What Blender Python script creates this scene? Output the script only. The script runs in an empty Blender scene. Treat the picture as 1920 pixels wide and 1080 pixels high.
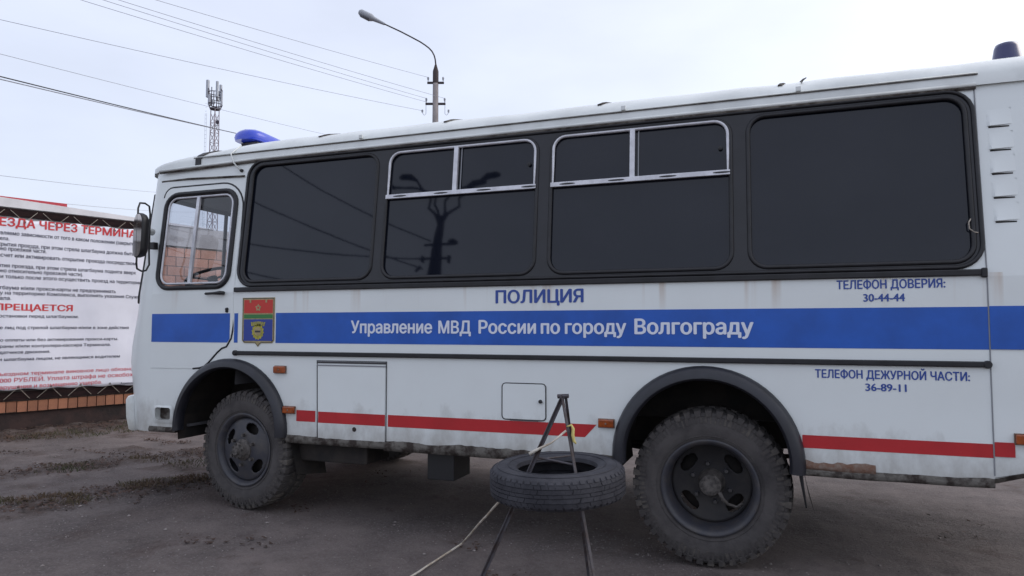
import bpy, bmesh, math, random
from mathutils import Vector, Matrix, noise
from mathutils.geometry import delaunay_2d_cdt
random.seed(7)
PI = math.pi
scene = bpy.context.scene
COL = scene.collection
V = Vector

# ------------------------------------------------------------------ camera
cam_d = bpy.data.cameras.new('camera'); cam = bpy.data.objects.new('camera', cam_d); COL.objects.link(cam)
cam_d.sensor_width = 36.0; cam_d.lens = 36.0*1300/1920; cam_d.clip_start = 0.05; cam_d.clip_end = 3000
cam.location = (0.305, -4.35, 1.445)
cam.rotation_euler = (math.radians(90)+math.atan(74/1300), 0, math.radians(20.1))
scene.camera = cam
scene.render.resolution_x = 1024; scene.render.resolution_y = 576

# ------------------------------------------------------------------ sky and sun
SUN_EL, SUN_AZ = math.radians(38), math.radians(62)     # azimuth clockwise from +Y: bright cloud to the right, behind the bus
world = bpy.data.worlds.new('World'); scene.world = world; world.use_nodes = True
nt = world.node_tree; nt.nodes.clear()
def N(t, typ, **k):
    n = t.nodes.new(typ)
    for a, b in k.items(): setattr(n, a, b)
    return n
out = N(nt, 'ShaderNodeOutputWorld')
sky = N(nt, 'ShaderNodeTexSky'); sky.sky_type = 'NISHITA'; sky.sun_disc = False
sky.sun_elevation = SUN_EL; sky.sun_rotation = SUN_AZ; sky.dust_density = 3.0
bg1 = N(nt, 'ShaderNodeBackground'); bg1.inputs['Strength'].default_value = 0.05
nt.links.new(sky.outputs[0], bg1.inputs[0])
tc = N(nt, 'ShaderNodeTexCoord')
sd = (math.sin(SUN_AZ)*math.cos(SUN_EL), math.cos(SUN_AZ)*math.cos(SUN_EL), math.sin(SUN_EL))
dot = N(nt, 'ShaderNodeVectorMath', operation='DOT_PRODUCT'); dot.inputs[1].default_value = sd
nrm = N(nt, 'ShaderNodeVectorMath', operation='NORMALIZE')
nt.links.new(tc.outputs['Generated'], nrm.inputs[0]); nt.links.new(nrm.outputs[0], dot.inputs[0])
cr = N(nt, 'ShaderNodeValToRGB')
cr.color_ramp.elements[0].position = 0.0; cr.color_ramp.elements[0].color = (0.635, 0.665, 0.77, 1)
cr.color_ramp.elements[1].position = 1.0; cr.color_ramp.elements[1].color = (0.93, 0.94, 0.99, 1)
e = cr.color_ramp.elements.new(0.62); e.color = (0.635, 0.665, 0.77, 1)
e = cr.color_ramp.elements.new(0.85); e.color = (0.80, 0.82, 0.90, 1)
ma = N(nt, 'ShaderNodeMath', operation='MULTIPLY_ADD'); ma.inputs[1].default_value = 0.5; ma.inputs[2].default_value = 0.5
nt.links.new(dot.outputs['Value'], ma.inputs[0]); nt.links.new(ma.outputs[0], cr.inputs[0])
mp = N(nt, 'ShaderNodeMapping'); mp.inputs['Scale'].default_value = (1.6, 1.6, 4.5)
nz = N(nt, 'ShaderNodeTexNoise'); nz.inputs['Scale'].default_value = 1.6; nz.inputs['Detail'].default_value = 5; nz.inputs['Roughness'].default_value = 0.5
nt.links.new(nrm.outputs[0], mp.inputs[0]); nt.links.new(mp.outputs[0], nz.inputs['Vector'])
mr = N(nt, 'ShaderNodeMapRange'); mr.inputs['From Min'].default_value = 0.3; mr.inputs['From Max'].default_value = 0.7
mr.inputs['To Min'].default_value = 0.90; mr.inputs['To Max'].default_value = 1.07
nt.links.new(nz.outputs['Fac'], mr.inputs['Value'])
mul = N(nt, 'ShaderNodeVectorMath', operation='SCALE')
nt.links.new(cr.outputs[0], mul.inputs[0]); nt.links.new(mr.outputs[0], mul.inputs['Scale'])
bg2 = N(nt, 'ShaderNodeBackground'); bg2.inputs['Strength'].default_value = 1.0
nt.links.new(mul.outputs[0], bg2.inputs[0])
add = N(nt, 'ShaderNodeAddShader'); nt.links.new(bg1.outputs[0], add.inputs[0]); nt.links.new(bg2.outputs[0], add.inputs[1])
nt.links.new(add.outputs[0], out.inputs[0])
sun_d = bpy.data.lights.new('sun', 'SUN'); sun_d.energy = 0.5; sun_d.angle = math.radians(40); sun_d.color = (1.0, 0.97, 0.93)
sun = bpy.data.objects.new('sun', sun_d); COL.objects.link(sun)
sun.rotation_euler = V((-sd[0], -sd[1], -sd[2])).to_track_quat('-Z', 'Y').to_euler()
vs = scene.view_settings
vs.view_transform = 'Standard'; vs.look = 'None'; vs.exposure = 0.12; vs.gamma = 1.0; vs.use_curve_mapping = False

# ------------------------------------------------------------------ materials
def mat(name, col, rough=0.6, metal=0.0, coat=0.0, var=0.0, scale=6.0, bump=0.0, bscale=60.0, col2=None, thr=(0.4, 0.62), spec=0.5, stretch=(1,1,1)):
    m = bpy.data.materials.new(name); m.use_nodes = True; t = m.node_tree; b = t.nodes['Principled BSDF']
    b.inputs['Base Color'].default_value = (*col, 1); b.inputs['Roughness'].default_value = rough
    b.inputs['Metallic'].default_value = metal; b.inputs['Coat Weight'].default_value = coat
    b.inputs['Specular IOR Level'].default_value = spec
    c = N(t, 'ShaderNodeTexCoord'); mp = N(t, 'ShaderNodeMapping'); mp.inputs['Scale'].default_value = stretch
    t.links.new(c.outputs['Object'], mp.inputs[0])
    if var > 0 or col2:
        n = N(t, 'ShaderNodeTexNoise'); n.inputs['Scale'].default_value = scale; n.inputs['Detail'].default_value = 7; n.inputs['Roughness'].default_value = 0.62
        t.links.new(mp.outputs[0], n.inputs['Vector'])
        r = N(t, 'ShaderNodeMapRange'); r.inputs['From Min'].default_value = thr[0]; r.inputs['From Max'].default_value = thr[1]
        t.links.new(n.outputs['Fac'], r.inputs['Value'])
        mx = N(t, 'ShaderNodeMix', data_type='RGBA')
        c2 = col2 if col2 else tuple(x*(1-var) for x in col)
        mx.inputs['A'].default_value = (*col, 1); mx.inputs['B'].default_value = (*c2, 1)
        t.links.new(r.outputs[0], mx.inputs['Factor']); t.links.new(mx.outputs['Result'], b.inputs['Base Color'])
    if bump > 0:
        n2 = N(t, 'ShaderNodeTexNoise'); n2.inputs['Scale'].default_value = bscale; n2.inputs['Detail'].default_value = 4
        t.links.new(mp.outputs[0], n2.inputs['Vector'])
        bp = N(t, 'ShaderNodeBump'); bp.inputs['Strength'].default_value = bump; bp.inputs['Distance'].default_value = 0.01
        t.links.new(n2.outputs['Fac'], bp.inputs['Height']); t.links.new(bp.outputs[0], b.inputs['Normal'])
    return m

def paint_mat():
    """white bus enamel with road grime near the sill, rust runs below the belt trim and faint panel waviness"""
    m = bpy.data.materials.new('white_enamel'); m.use_nodes = True; t = m.node_tree; b = t.nodes['Principled BSDF']
    L = t.links.new
    b.inputs['Roughness'].default_value = 0.38; b.inputs['Coat Weight'].default_value = 0.25; b.inputs['Coat Roughness'].default_value = 0.15
    g = N(t, 'ShaderNodeNewGeometry'); sx = N(t, 'ShaderNodeSeparateXYZ'); L(g.outputs['Position'], sx.inputs[0])
    base = (0.76, 0.80, 0.80, 1)
    n1 = N(t, 'ShaderNodeTexNoise'); n1.inputs['Scale'].default_value = 1.7; n1.inputs['Detail'].default_value = 8; n1.inputs['Roughness'].default_value = .6
    L(g.outputs['Position'], n1.inputs['Vector'])
    r1 = N(t, 'ShaderNodeMapRange'); r1.inputs['From Min'].default_value = .4; r1.inputs['From Max'].default_value = .75; r1.inputs['To Max'].default_value = .35
    L(n1.outputs['Fac'], r1.inputs['Value'])
    m1 = N(t, 'ShaderNodeMix', data_type='RGBA'); m1.inputs['A'].default_value = base; m1.inputs['B'].default_value = (.65, .665, .65, 1)
    L(r1.outputs[0], m1.inputs['Factor'])
    # grime rising from the lower edge
    n2 = N(t, 'ShaderNodeTexNoise'); n2.inputs['Scale'].default_value = 7; n2.inputs['Detail'].default_value = 8; n2.inputs['Roughness'].default_value = .65
    mpp = N(t, 'ShaderNodeMapping'); mpp.inputs['Scale'].default_value = (1, 1, .6); L(g.outputs['Position'], mpp.inputs[0]); L(mpp.outputs[0], n2.inputs['Vector'])
    h = N(t, 'ShaderNodeMapRange'); h.inputs['From Min'].default_value = .60; h.inputs['From Max'].default_value = 1.0; h.inputs['To Min'].default_value = .62; h.inputs['To Max'].default_value = .0
    L(sx.outputs['Z'], h.inputs['Value'])
    ad = N(t, 'ShaderNodeMath', operation='ADD'); L(n2.outputs['Fac'], ad.inputs[0]); L(h.outputs[0], ad.inputs[1])
    r2 = N(t, 'ShaderNodeMapRange'); r2.inputs['From Min'].default_value = .72; r2.inputs['From Max'].default_value = 1.2; r2.inputs['To Max'].default_value = .75
    L(ad.outputs[0], r2.inputs['Value'])
    m2 = N(t, 'ShaderNodeMix', data_type='RGBA'); m2.inputs['B'].default_value = (.30, .28, .25, 1)
    L(m1.outputs['Result'], m2.inputs['A']); L(r2.outputs[0], m2.inputs['Factor'])
    # rust runs: thin vertical streaks just under the belt line
    n3 = N(t, 'ShaderNodeTexNoise'); n3.inputs['Scale'].default_value = 1; n3.inputs['Detail'].default_value = 3
    mp3 = N(t, 'ShaderNodeMapping'); mp3.inputs['Scale'].default_value = (9, 0, .35); L(g.outputs['Position'], mp3.inputs[0]); L(mp3.outputs[0], n3.inputs['Vector'])
    h3 = N(t, 'ShaderNodeMapRange'); h3.inputs['From Min'].default_value = 1.52; h3.inputs['From Max'].default_value = 1.73
    L(sx.outputs['Z'], h3.inputs['Value'])
    lt = N(t, 'ShaderNodeMath', operation='LESS_THAN'); lt.inputs[1].default_value = 1.74; L(sx.outputs['Z'], lt.inputs[0])
    r3 = N(t, 'ShaderNodeMapRange'); r3.inputs['From Min'].default_value = .60; r3.inputs['From Max'].default_value = .72; r3.inputs['To Max'].default_value = .55
    L(n3.outputs['Fac'], r3.inputs['Value'])
    x1 = N(t, 'ShaderNodeMath', operation='MULTIPLY'); L(h3.outputs[0], x1.inputs[0]); L(r3.outputs[0], x1.inputs[1])
    x2 = N(t, 'ShaderNodeMath', operation='MULTIPLY'); L(x1.outputs[0], x2.inputs[0]); L(lt.outputs[0], x2.inputs[1])
    m3 = N(t, 'ShaderNodeMix', data_type='RGBA'); m3.inputs['B'].default_value = (.42, .27, .16, 1)
    L(m2.outputs['Result'], m3.inputs['A']); L(x2.outputs[0], m3.inputs['Factor'])
    L(m3.outputs['Result'], b.inputs['Base Color'])
    n4 = N(t, 'ShaderNodeTexNoise'); n4.inputs['Scale'].default_value = 2.2; n4.inputs['Detail'].default_value = 1
    L(g.outputs['Position'], n4.inputs['Vector'])
    bp = N(t, 'ShaderNodeBump'); bp.inputs['Strength'].default_value = .45; bp.inputs['Distance'].default_value = .02
    L(n4.outputs['Fac'], bp.inputs['Height']); L(bp.outputs[0], b.inputs['Normal'])
    L(bp.outputs[0], b.inputs['Coat Normal'])
    return m

def ground_mat():
    m = bpy.data.materials.new('worn_asphalt_and_dirt'); m.use_nodes = True; t = m.node_tree; b = t.nodes['Principled BSDF']; L = t.links.new
    b.inputs['Roughness'].default_value = .9; b.inputs['Specular IOR Level'].default_value = .25
    g = N(t, 'ShaderNodeNewGeometry')
    def nz(s, d, r=.6):
        n = N(t, 'ShaderNodeTexNoise'); n.inputs['Scale'].default_value = s; n.inputs['Detail'].default_value = d; n.inputs['Roughness'].default_value = r
        L(g.outputs['Position'], n.inputs['Vector']); return n.outputs['Fac']
    def rng(v, a, c, lo=0, hi=1):
        r = N(t, 'ShaderNodeMapRange'); r.inputs['From Min'].default_value = a; r.inputs['From Max'].default_value = c
        r.inputs['To Min'].default_value = lo; r.inputs['To Max'].default_value = hi; L(v, r.inputs['Value']); return r.outputs[0]
    def mix(f, a, bb):
        x = N(t, 'ShaderNodeMix', data_type='RGBA'); L(f, x.inputs['Factor'])
        for k, v in (('A', a), ('B', bb)):
            if isinstance(v, tuple): x.inputs[k].default_value = (*v, 1)
            else: L(v, x.inputs[k])
        return x.outputs['Result']
    c = mix(rng(nz(.55, 8), .38, .66), (.205, .172, .164), (.100, .086, .086))
    c = mix(rng(nz(3.2, 10, .7), .42, .70, 0, .6), c, (.062, .052, .052))
    c = mix(rng(nz(45, 4, .7), .45, .75, 0, .55), c, (.24, .215, .205))
    c = mix(rng(nz(110, 3, .7), .60, .70, 0, .6), c, (.035, .03, .03))
    c = mix(rng(nz(1.4, 9, .72), .56, .68, 0, .7), c, (.07, .045, .038))
    vo = N(t, 'ShaderNodeTexVoronoi'); vo.inputs['Scale'].default_value = 55; vo.inputs['Randomness'].default_value = 1.0; L(g.outputs['Position'], vo.inputs['Vector'])
    sepc = N(t, 'ShaderNodeSeparateColor'); L(vo.outputs['Color'], sepc.inputs[0])
    isst = rng(sepc.outputs[0], .80, .82); near_ = rng(vo.outputs['Distance'], .45, .25)
    fst = N(t, 'ShaderNodeMath', operation='MULTIPLY'); L(isst, fst.inputs[0]); L(near_, fst.inputs[1])
    f3 = N(t, 'ShaderNodeMath', operation='MULTIPLY'); L(fst.outputs[0], f3.inputs[0]); L(rng(nz(1.1, 4), .42, .62, .1, .8), f3.inputs[1])
    c = mix(f3.outputs[0], c, (.26, .24, .235))
    # soil beside the wall and the two litter-filled ruts: vertex mask
    at = N(t, 'ShaderNodeAttribute'); at.attribute_name = 'soil'
    f2 = N(t, 'ShaderNodeMath', operation='MULTIPLY'); L(at.outputs['Fac'], f2.inputs[0]); L(rng(nz(9, 9, .75), .30, .60), f2.inputs[1])
    soil = mix(rng(nz(16, 6, .7), .4, .6), (.045, .032, .027), (.085, .055, .044))
    c = mix(f2.outputs[0], c, soil)
    L(c, b.inputs['Base Color'])
    bp = N(t, 'ShaderNodeBump'); bp.inputs['Strength'].default_value = .9; bp.inputs['Distance'].default_value = .022
    sm = N(t, 'ShaderNodeMath', operation='ADD'); L(nz(38, 8, .75), sm.inputs[0]); L(nz(7, 6, .6), sm.inputs[1]); sm2 = N(t, 'ShaderNodeMath', operation='MULTIPLY_ADD'); sm2.inputs[1].default_value = .5; L(f3.outputs[0], sm2.inputs[0]); L(sm.outputs[0], sm2.inputs[2])
    L(sm2.outputs[0], bp.inputs['Height']); L(bp.outputs[0], b.inputs['Normal'])
    return m

def cab_glass():
    m = bpy.data.materials.new('clear_cab_glass'); m.use_nodes = True; t = m.node_tree; t.nodes.clear(); L = t.links.new
    o = N(t, 'ShaderNodeOutputMaterial'); mx = N(t, 'ShaderNodeMixShader'); fr = N(t, 'ShaderNodeLayerWeight'); fr.inputs['Blend'].default_value = .5
    tr = N(t, 'ShaderNodeBsdfTransparent'); tr.inputs['Color'].default_value = (.76, .78, .82, 1)
    gl = N(t, 'ShaderNodeBsdfGlossy'); gl.inputs['Roughness'].default_value = .01; gl.inputs['Color'].default_value = (1, 1, 1, 1)
    m1 = N(t, 'ShaderNodeMath', operation='POWER'); m1.inputs[1].default_value = 5.0
    m2 = N(t, 'ShaderNodeMath', operation='MULTIPLY_ADD'); m2.inputs[1].default_value = .9; m2.inputs[2].default_value = .07
    L(fr.outputs['Facing'], m1.inputs[0]); L(m1.outputs[0], m2.inputs[0]); L(m2.outputs[0], mx.inputs[0]); L(tr.outputs[0], mx.inputs[1]); L(gl.outputs[0], mx.inputs[2]); L(mx.outputs[0], o.inputs[0])
    return m

M = {}
M['white'] = paint_mat()
M['roof'] = mat('roof_white', (.74, .77, .76), .42, coat=.2, var=.18, scale=3, thr=(.45, .7), bump=.15, bscale=3)
M['blue'] = mat('blue_vinyl', (.012, .105, .50), .35, var=.22, scale=2.5)
M['red'] = mat('red_vinyl', (.50, .022, .028), .35, var=.15, scale=3)
M['letter_blue'] = mat('letter_blue', (.030, .075, .33), .4)
M['letter_white'] = mat('letter_white', (.72, .76, .86), .4)
M['tint'] = mat('dark_tinted_glass', (.005, .007, .014), .03, col2=(.009, .011, .019), scale=1.6, thr=(.35, .7), spec=.42, bump=.035, bscale=1.3)
M['band'] = mat('black_window_band', (.012, .012, .017), .30, var=.4, scale=5)
M['rubber'] = mat('black_rubber', (.013, .013, .017), .48, var=.5, scale=9, bump=.1, bscale=30)
M['flare'] = mat('grey_black_flare_plastic', (.021, .022, .030), .38, var=.35, scale=8)
M['alu'] = mat('aluminium_frame', (.66, .66, .70), .33, metal=.35, var=.2, scale=12)
M['chrome'] = mat('mirror_glass', (.55, .57, .60), .06, metal=1.0)
M['black'] = mat('black_plastic', (.012, .012, .014), .45)
M['seam'] = mat('panel_gap', (.05, .05, .055), .7)
M['seamlight'] = mat('panel_edge_grey', (.25, .26, .28), .6)
M['tyre'] = mat('dusty_tyre_rubber', (.080, .073, .072), .9, col2=(.045, .041, .042), scale=5, thr=(.42, .62), bump=.3, bscale=60)
M['lug'] = mat('dusty_tread_rubber', (.060, .054, .053), .9, col2=(.13, .115, .10), scale=9, thr=(.5, .7), bump=.3, bscale=50)
M['spare'] = mat('old_spare_tyre_rubber', (.026, .026, .034), .75, col2=(.055, .055, .066), scale=7, thr=(.42, .68), bump=.25, bscale=60)
M['rim'] = mat('grey_steel_rim', (.040, .041, .052), .5, col2=(.075, .068, .065), scale=8, thr=(.45, .7))
M['rimshade'] = mat('dusty_rear_disc_shaded', (.016, .015, .018), .6, col2=(.035, .031, .030), scale=8, thr=(.45, .7))  # dusty steel with the shade of the deep dish put into its colour
M['hub'] = mat('dusty_hub', (.12, .108, .10), .7, col2=(.045, .04, .038), scale=26)
M['chassis'] = mat('chassis_black', (.010, .009, .009), .8, col2=(.028, .022, .019), scale=6)
M['sill'] = mat('rotten_sill_steel', (.135, .125, .112), .9, col2=(.035, .026, .022), scale=11, thr=(.44, .58), bump=1.0, bscale=35)
M['rust'] = mat('rusty_steel', (.16, .085, .058), .9, col2=(.22, .17, .14), scale=25, bump=.7, bscale=40)
M['amber'] = mat('amber_lens', (.36, .075, .012), .22, coat=.5, var=.4, scale=30)
M['bluelens'] = mat('blue_beacon_lens', (.018, .055, .55), .22, coat=.6)
M['darkblue'] = mat('dark_blue_beacon_lens', (.018, .022, .10), .25, coat=.5)
M['gold'] = mat('crest_gold', (.42, .34, .17), .45, var=.25, scale=40)
M['crest_red'] = mat('crest_red', (.55, .035, .025), .4)
M['crest_green'] = mat('crest_green', (.035, .19, .05), .4)
M['crest_blue'] = mat('crest_blue', (.022, .05, .30), .4)
M['crest_yellow'] = mat('crest_yellow', (.44, .40, .05), .45, var=.4, scale=60)
M['interior'] = mat('cab_interior_grey', (.10, .10, .11), .8)
M['seatcloth'] = mat('seat_vinyl', (.045, .03, .025), .7)
M['glass'] = cab_glass()
M['ground'] = ground_mat()
def brick_mat(name, c1, c2):
    m = mat(name, c1, .85, col2=c2, scale=10, thr=(.35, .65), bump=.35, bscale=50)
    t = m.node_tree; b = t.nodes['Principled BSDF']; src = b.inputs['Base Color'].links[0].from_socket
    oi = N(t, 'ShaderNodeObjectInfo'); h = N(t, 'ShaderNodeHueSaturation'); r = N(t, 'ShaderNodeMapRange'); r.inputs['To Min'].default_value = .75; r.inputs['To Max'].default_value = 1.2
    t.links.new(oi.outputs['Random'], r.inputs['Value']); t.links.new(r.outputs[0], h.inputs['Value']); t.links.new(src, h.inputs['Color']); t.links.new(h.outputs[0], b.inputs['Base Color'])
    return m
M['brick'] = brick_mat('orange_brick', (.36, .155, .085), (.27, .115, .07))
M['pinkbrick'] = brick_mat('pink_facing_block', (.60, .33, .25), (.50, .25, .175))
M['mortar'] = mat('mortar', (.16, .14, .13), .95, bump=.5)
M['foundation'] = mat('dark_plinth', (.022, .016, .016), .95, col2=(.045, .026, .024), scale=4, bump=.6, bscale=20)
M['coping'] = mat('grey_coping', (.52, .51, .52), .8, var=.25, scale=3)
M['fascia'] = mat('white_fascia_paint', (.78, .77, .80), .7, var=.15, scale=3)
M['banner'] = mat('banner_vinyl', (.80, .81, .90), .55, var=.06, scale=2)
M['banner_red'] = mat('banner_print_red', (.60, .045, .055), .6)
M['banner_pink'] = mat('banner_print_pink', (.62, .10, .13), .6)
M['banner_ink'] = mat('banner_print_ink', (.05, .05, .085), .6)
M['wood'] = mat('dark_wooden_batten', (.014, .009, .010), .8, col2=(.03, .016, .016), scale=8, spec=.1, stretch=(1, 1, 8))
M['cord'] = mat('pale_cord', (.45, .40, .34), .9, var=.3, scale=60)
M['ropew'] = mat('dirty_white_rope', (.66, .62, .55), .9, col2=(.42, .35, .27), scale=14)
M['yellow'] = mat('yellow_ribbon', (.62, .52, .18), .7)
M['redsign'] = mat('red_painted_sheet', (.42, .03, .045), .5)
M['angle'] = mat('old_angle_iron', (.085, .080, .092), .55, col2=(.055, .040, .038), scale=14, metal=.3)
M['concrete'] = mat('pole_concrete', (.30, .27, .27), .9, var=.25, scale=3)
M['poledark'] = mat('pole_dark_steel', (.055, .045, .05), .7)
M['polebrown'] = mat('pole_tar_paint', (.06, .045, .045), .8)
M['lampgrey'] = mat('lamp_housing', (.36, .38, .42), .5)
M['lampglass'] = mat('lamp_diffuser', (.16, .17, .20), .3)
M['wire'] = mat('overhead_wire', (.30, .31, .36), .5)
M['wiredark'] = mat('overhead_cable_black', (.03, .03, .035), .6)
M['galv'] = mat('pinkish_galvanised_lattice', (.30, .25, .28), .6)
M['galvw'] = mat('antenna_panel_white', (.42, .45, .50), .5)
M['galvd'] = mat('tower_head_dark', (.06, .05, .07), .7)
M['grass'] = mat('autumn_grass', (.058, .068, .030), .9, col2=(.13, .085, .055), scale=2.2)
M['litter'] = mat('dry_leaf_litter', (.085, .048, .036), .9, col2=(.040, .026, .021), scale=4)
M['stone'] = mat('pale_pebbles', (.30, .27, .26), .85, col2=(.13, .11, .105), scale=9)
M['lamp'] = mat('reflected_pole_black', (.02, .018, .018), .9)

# ------------------------------------------------------------------ mesh helpers
def tagp(o, label=None, cat=None, group=None, kind=None):
    for k, v in (('label', label), ('category', cat), ('group', group), ('kind', kind)):
        if v: o[k] = v
    return o
def mesh_obj(name, verts, faces, m, parent=None, smooth=False, bevel=0, autosm=None):
    me = bpy.data.meshes.new(name); me.from_pydata([tuple(v) for v in verts], [], faces); me.update()
    if smooth: me.polygons.foreach_set('use_smooth', [True]*len(me.polygons))
    if m: me.materials.append(m)
    o = bpy.data.objects.new(name, me); COL.objects.link(o)
    if parent: o.parent = parent
    if bevel:
        b = o.modifiers.new('bevel', 'BEVEL'); b.width = bevel; b.segments = 2; b.limit_method = 'ANGLE'
    if autosm is not None:
        me.set_sharp_from_angle(angle=math.radians(autosm))
    return o
def empty(name, loc=(0, 0, 0), parent=None):
    o = bpy.data.objects.new(name, None); COL.objects.link(o); o.location = loc; o.empty_display_size = .2
    if parent: o.parent = parent
    return o
class MB:
    def __init__(s): s.v = []; s.f = []
    def add(s, v, f):
        k = len(s.v); s.v += [V(p) for p in v]; s.f += [tuple(i+k for i in q) for q in f]; return s
    def box(s, a, b, rot=None):
        x0, y0, z0 = a; x1, y1, z1 = b
        p = [V(q) for q in ((x0,y0,z0),(x1,y0,z0),(x1,y1,z0),(x0,y1,z0),(x0,y0,z1),(x1,y0,z1),(x1,y1,z1),(x0,y1,z1))]
        if rot is not None: p = [rot @ q for q in p]
        return s.add(p, [(0,3,2,1),(4,5,6,7),(0,1,5,4),(1,2,6,5),(2,3,7,6),(3,0,4,7)])
    def tube(s, pts, r, n=8, closed=False, caps=True, flat=None):
        pts = [V(p) for p in pts]; rs = r if isinstance(r, (list, tuple)) else [r]*len(pts)
        N_ = len(pts); rings = []; up = None
        for i, p in enumerate(pts):
            if closed: t = (pts[(i+1) % N_]-pts[i-1])
            else: t = pts[min(i+1, N_-1)]-pts[max(i-1, 0)]
            t.normalize()
            if up is None:
                up = t.cross(V((0, 0, 1)));
                if up.length < .1: up = t.cross(V((0, 1, 0)))
                up.normalize()
            else:
                up = (up - t*up.dot(t)).normalized()
            w = t.cross(up)
            rings.append([p+(up*math.cos(2*PI*k/n)+w*math.sin(2*PI*k/n))*rs[i] for k in range(n)])
        vv = [q for ring in rings for q in ring]; ff = []
        for i in range(N_ if closed else N_-1):
            j = (i+1) % N_
            for k in range(n):
                l = (k+1) % n; ff.append((i*n+k, i*n+l, j*n+l, j*n+k))
        if caps and not closed:
            ff.append(tuple(range(n))[::-1]); ff.append(tuple((N_-1)*n+k for k in range(n)))
        return s.add(vv, ff)
    def lathe(s, prof_, n=32, axis='Y', c=(0, 0, 0), close=False):
        """prof_: list of (radius, along axis)"""
        c = V(c); vv = []; m_ = len(prof_)
        for k in range(n):
            a = 2*PI*k/n; ca, sa = math.cos(a), math.sin(a)
            for r, h in prof_:
                if axis == 'Y': vv.append(c+V((r*ca, h, r*sa)))
                elif axis == 'Z': vv.append(c+V((r*ca, r*sa, h)))
                else: vv.append(c+V((h, r*ca, r*sa)))
        ff = []
        for k in range(n):
            l = (k+1) % n
            for j in range(m_ if close else m_-1):
                j2 = (j+1) % m_
                ff.append((k*m_+j, k*m_+j2, l*m_+j2, l*m_+j))
        return s.add(vv, ff)
    def build(s, name, m, parent=None, smooth=False, bevel=0, autosm=None):
        return mesh_obj(name, s.v, s.f, m, parent, smooth, bevel, autosm)

def rrect(x0, x1, z0, z1, r, n=6, rs=None):
    """rounded rectangle outline; rs = radii (bl, br, tr, tl)"""
    rs = rs or (r, r, r, r); P = []
    for (cx, cz, a0, rr) in ((x0+rs[0], z0+rs[0], PI, rs[0]), (x1-rs[1], z0+rs[1], 1.5*PI, rs[1]), (x1-rs[2], z1-rs[2], 0, rs[2]), (x0+rs[3], z1-rs[3], .5*PI, rs[3])):
        if rr < 1e-4: P.append((cx, cz)); continue
        for k in range(n+1):
            a = a0+.5*PI*k/n; P.append((cx+rr*math.cos(a), cz+rr*math.sin(a)))
    return P
ZB = 1.72; LEAN = .115
def side_y(z): return 0.0 if z < ZB else (z-ZB)*LEAN
def S(x, z, o=0.0): return V((x, side_y(z)-o, z))                 # point on the near side skin, o metres proud of it
def resample(P, d=.25):
    Q = []
    for i, a in enumerate(P):
        b = P[(i+1) % len(P)]; L_ = math.hypot(b[0]-a[0], b[1]-a[1]); k = max(1, int(L_/d))
        for j in range(k): Q.append((a[0]+(b[0]-a[0])*j/k, a[1]+(b[1]-a[1])*j/k))
    return Q
def plate(outer, holes=(), t=.004, off=0.0, fn=S, z_edge=True):
    """flat plate with holes laid on the bus side: outline in (x, z), skin fn(x, z, offset)"""
    pts = []; edges = []
    def loop(P):
        k = len(pts); pts.extend([V((p[0], p[1])) for p in P]); n = len(P)
        edges.extend([(k+i, k+(i+1) % n) for i in range(n)])
        return list(range(k, k+n))
    lo = loop(outer)
    faces_in = [lo]+[loop(h)[::-1] for h in holes]
    zs = [p[1] for p in outer]
    if z_edge and min(zs) < ZB-.001 and max(zs) > ZB+.001:
        k = len(pts); xs = [p[0] for p in outer]; pts += [V((min(xs)-.1, ZB)), V((max(xs)+.1, ZB))]; edges.append((k, k+1))
    r = delaunay_2d_cdt(pts, edges, [], 0, 1e-6)
    vv, tris = r[0], r[2]
    def inside(P, x, y):
        c = False; n = len(P)
        for i in range(n):
            x1, y1 = P[i]; x2, y2 = P[i-1]
            if (y1 > y) != (y2 > y) and x < (x2-x1)*(y-y1)/(y2-y1)+x1: c = not c
        return c
    keep = []
    for f in tris:
        cx = sum(vv[i][0] for i in f)/len(f); cy = sum(vv[i][1] for i in f)/len(f)
        if inside(outer, cx, cy) and not any(inside(h, cx, cy) for h in holes):
            a, b_, c_ = [vv[i] for i in f[:3]]
            if (b_[0]-a[0])*(c_[1]-a[1])-(b_[1]-a[1])*(c_[0]-a[0]) < 0: f = list(f)[::-1]
            keep.append(tuple(f))
    n = len(vv)
    P = [fn(v[0], v[1], off+t) for v in vv]+[fn(v[0], v[1], off) for v in vv]
    F = list(keep)+[tuple(i+n for i in f[::-1]) for f in keep]
    cnt = {}
    for f in keep:
        for i in range(len(f)):
            cnt[(f[i], f[(i+1) % len(f)])] = 1
    for (a, b_) in cnt:
        if (b_, a) not in cnt: F.append((a, a+n, b_+n, b_))
    used = sorted({i for f in F for i in f}); mp_ = {u: k for k, u in enumerate(used)}
    return [P[u] for u in used], [tuple(mp_[i] for i in f) for f in F]
def plate_obj(name, m, parent, outer, holes=(), t=.004, off=0.0, fn=S, bevel=0):
    v, f = plate(outer, holes, t, off, fn); return mesh_obj(name, v, f, m, parent, bevel=bevel)
def ring_tube(name, m, parent, P, r, off=0.0, n=6, closed=True, fn=S):
    return MB().tube([fn(x, z, off) for x, z in P], r, n, closed).build(name, m, parent, smooth=True)

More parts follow.
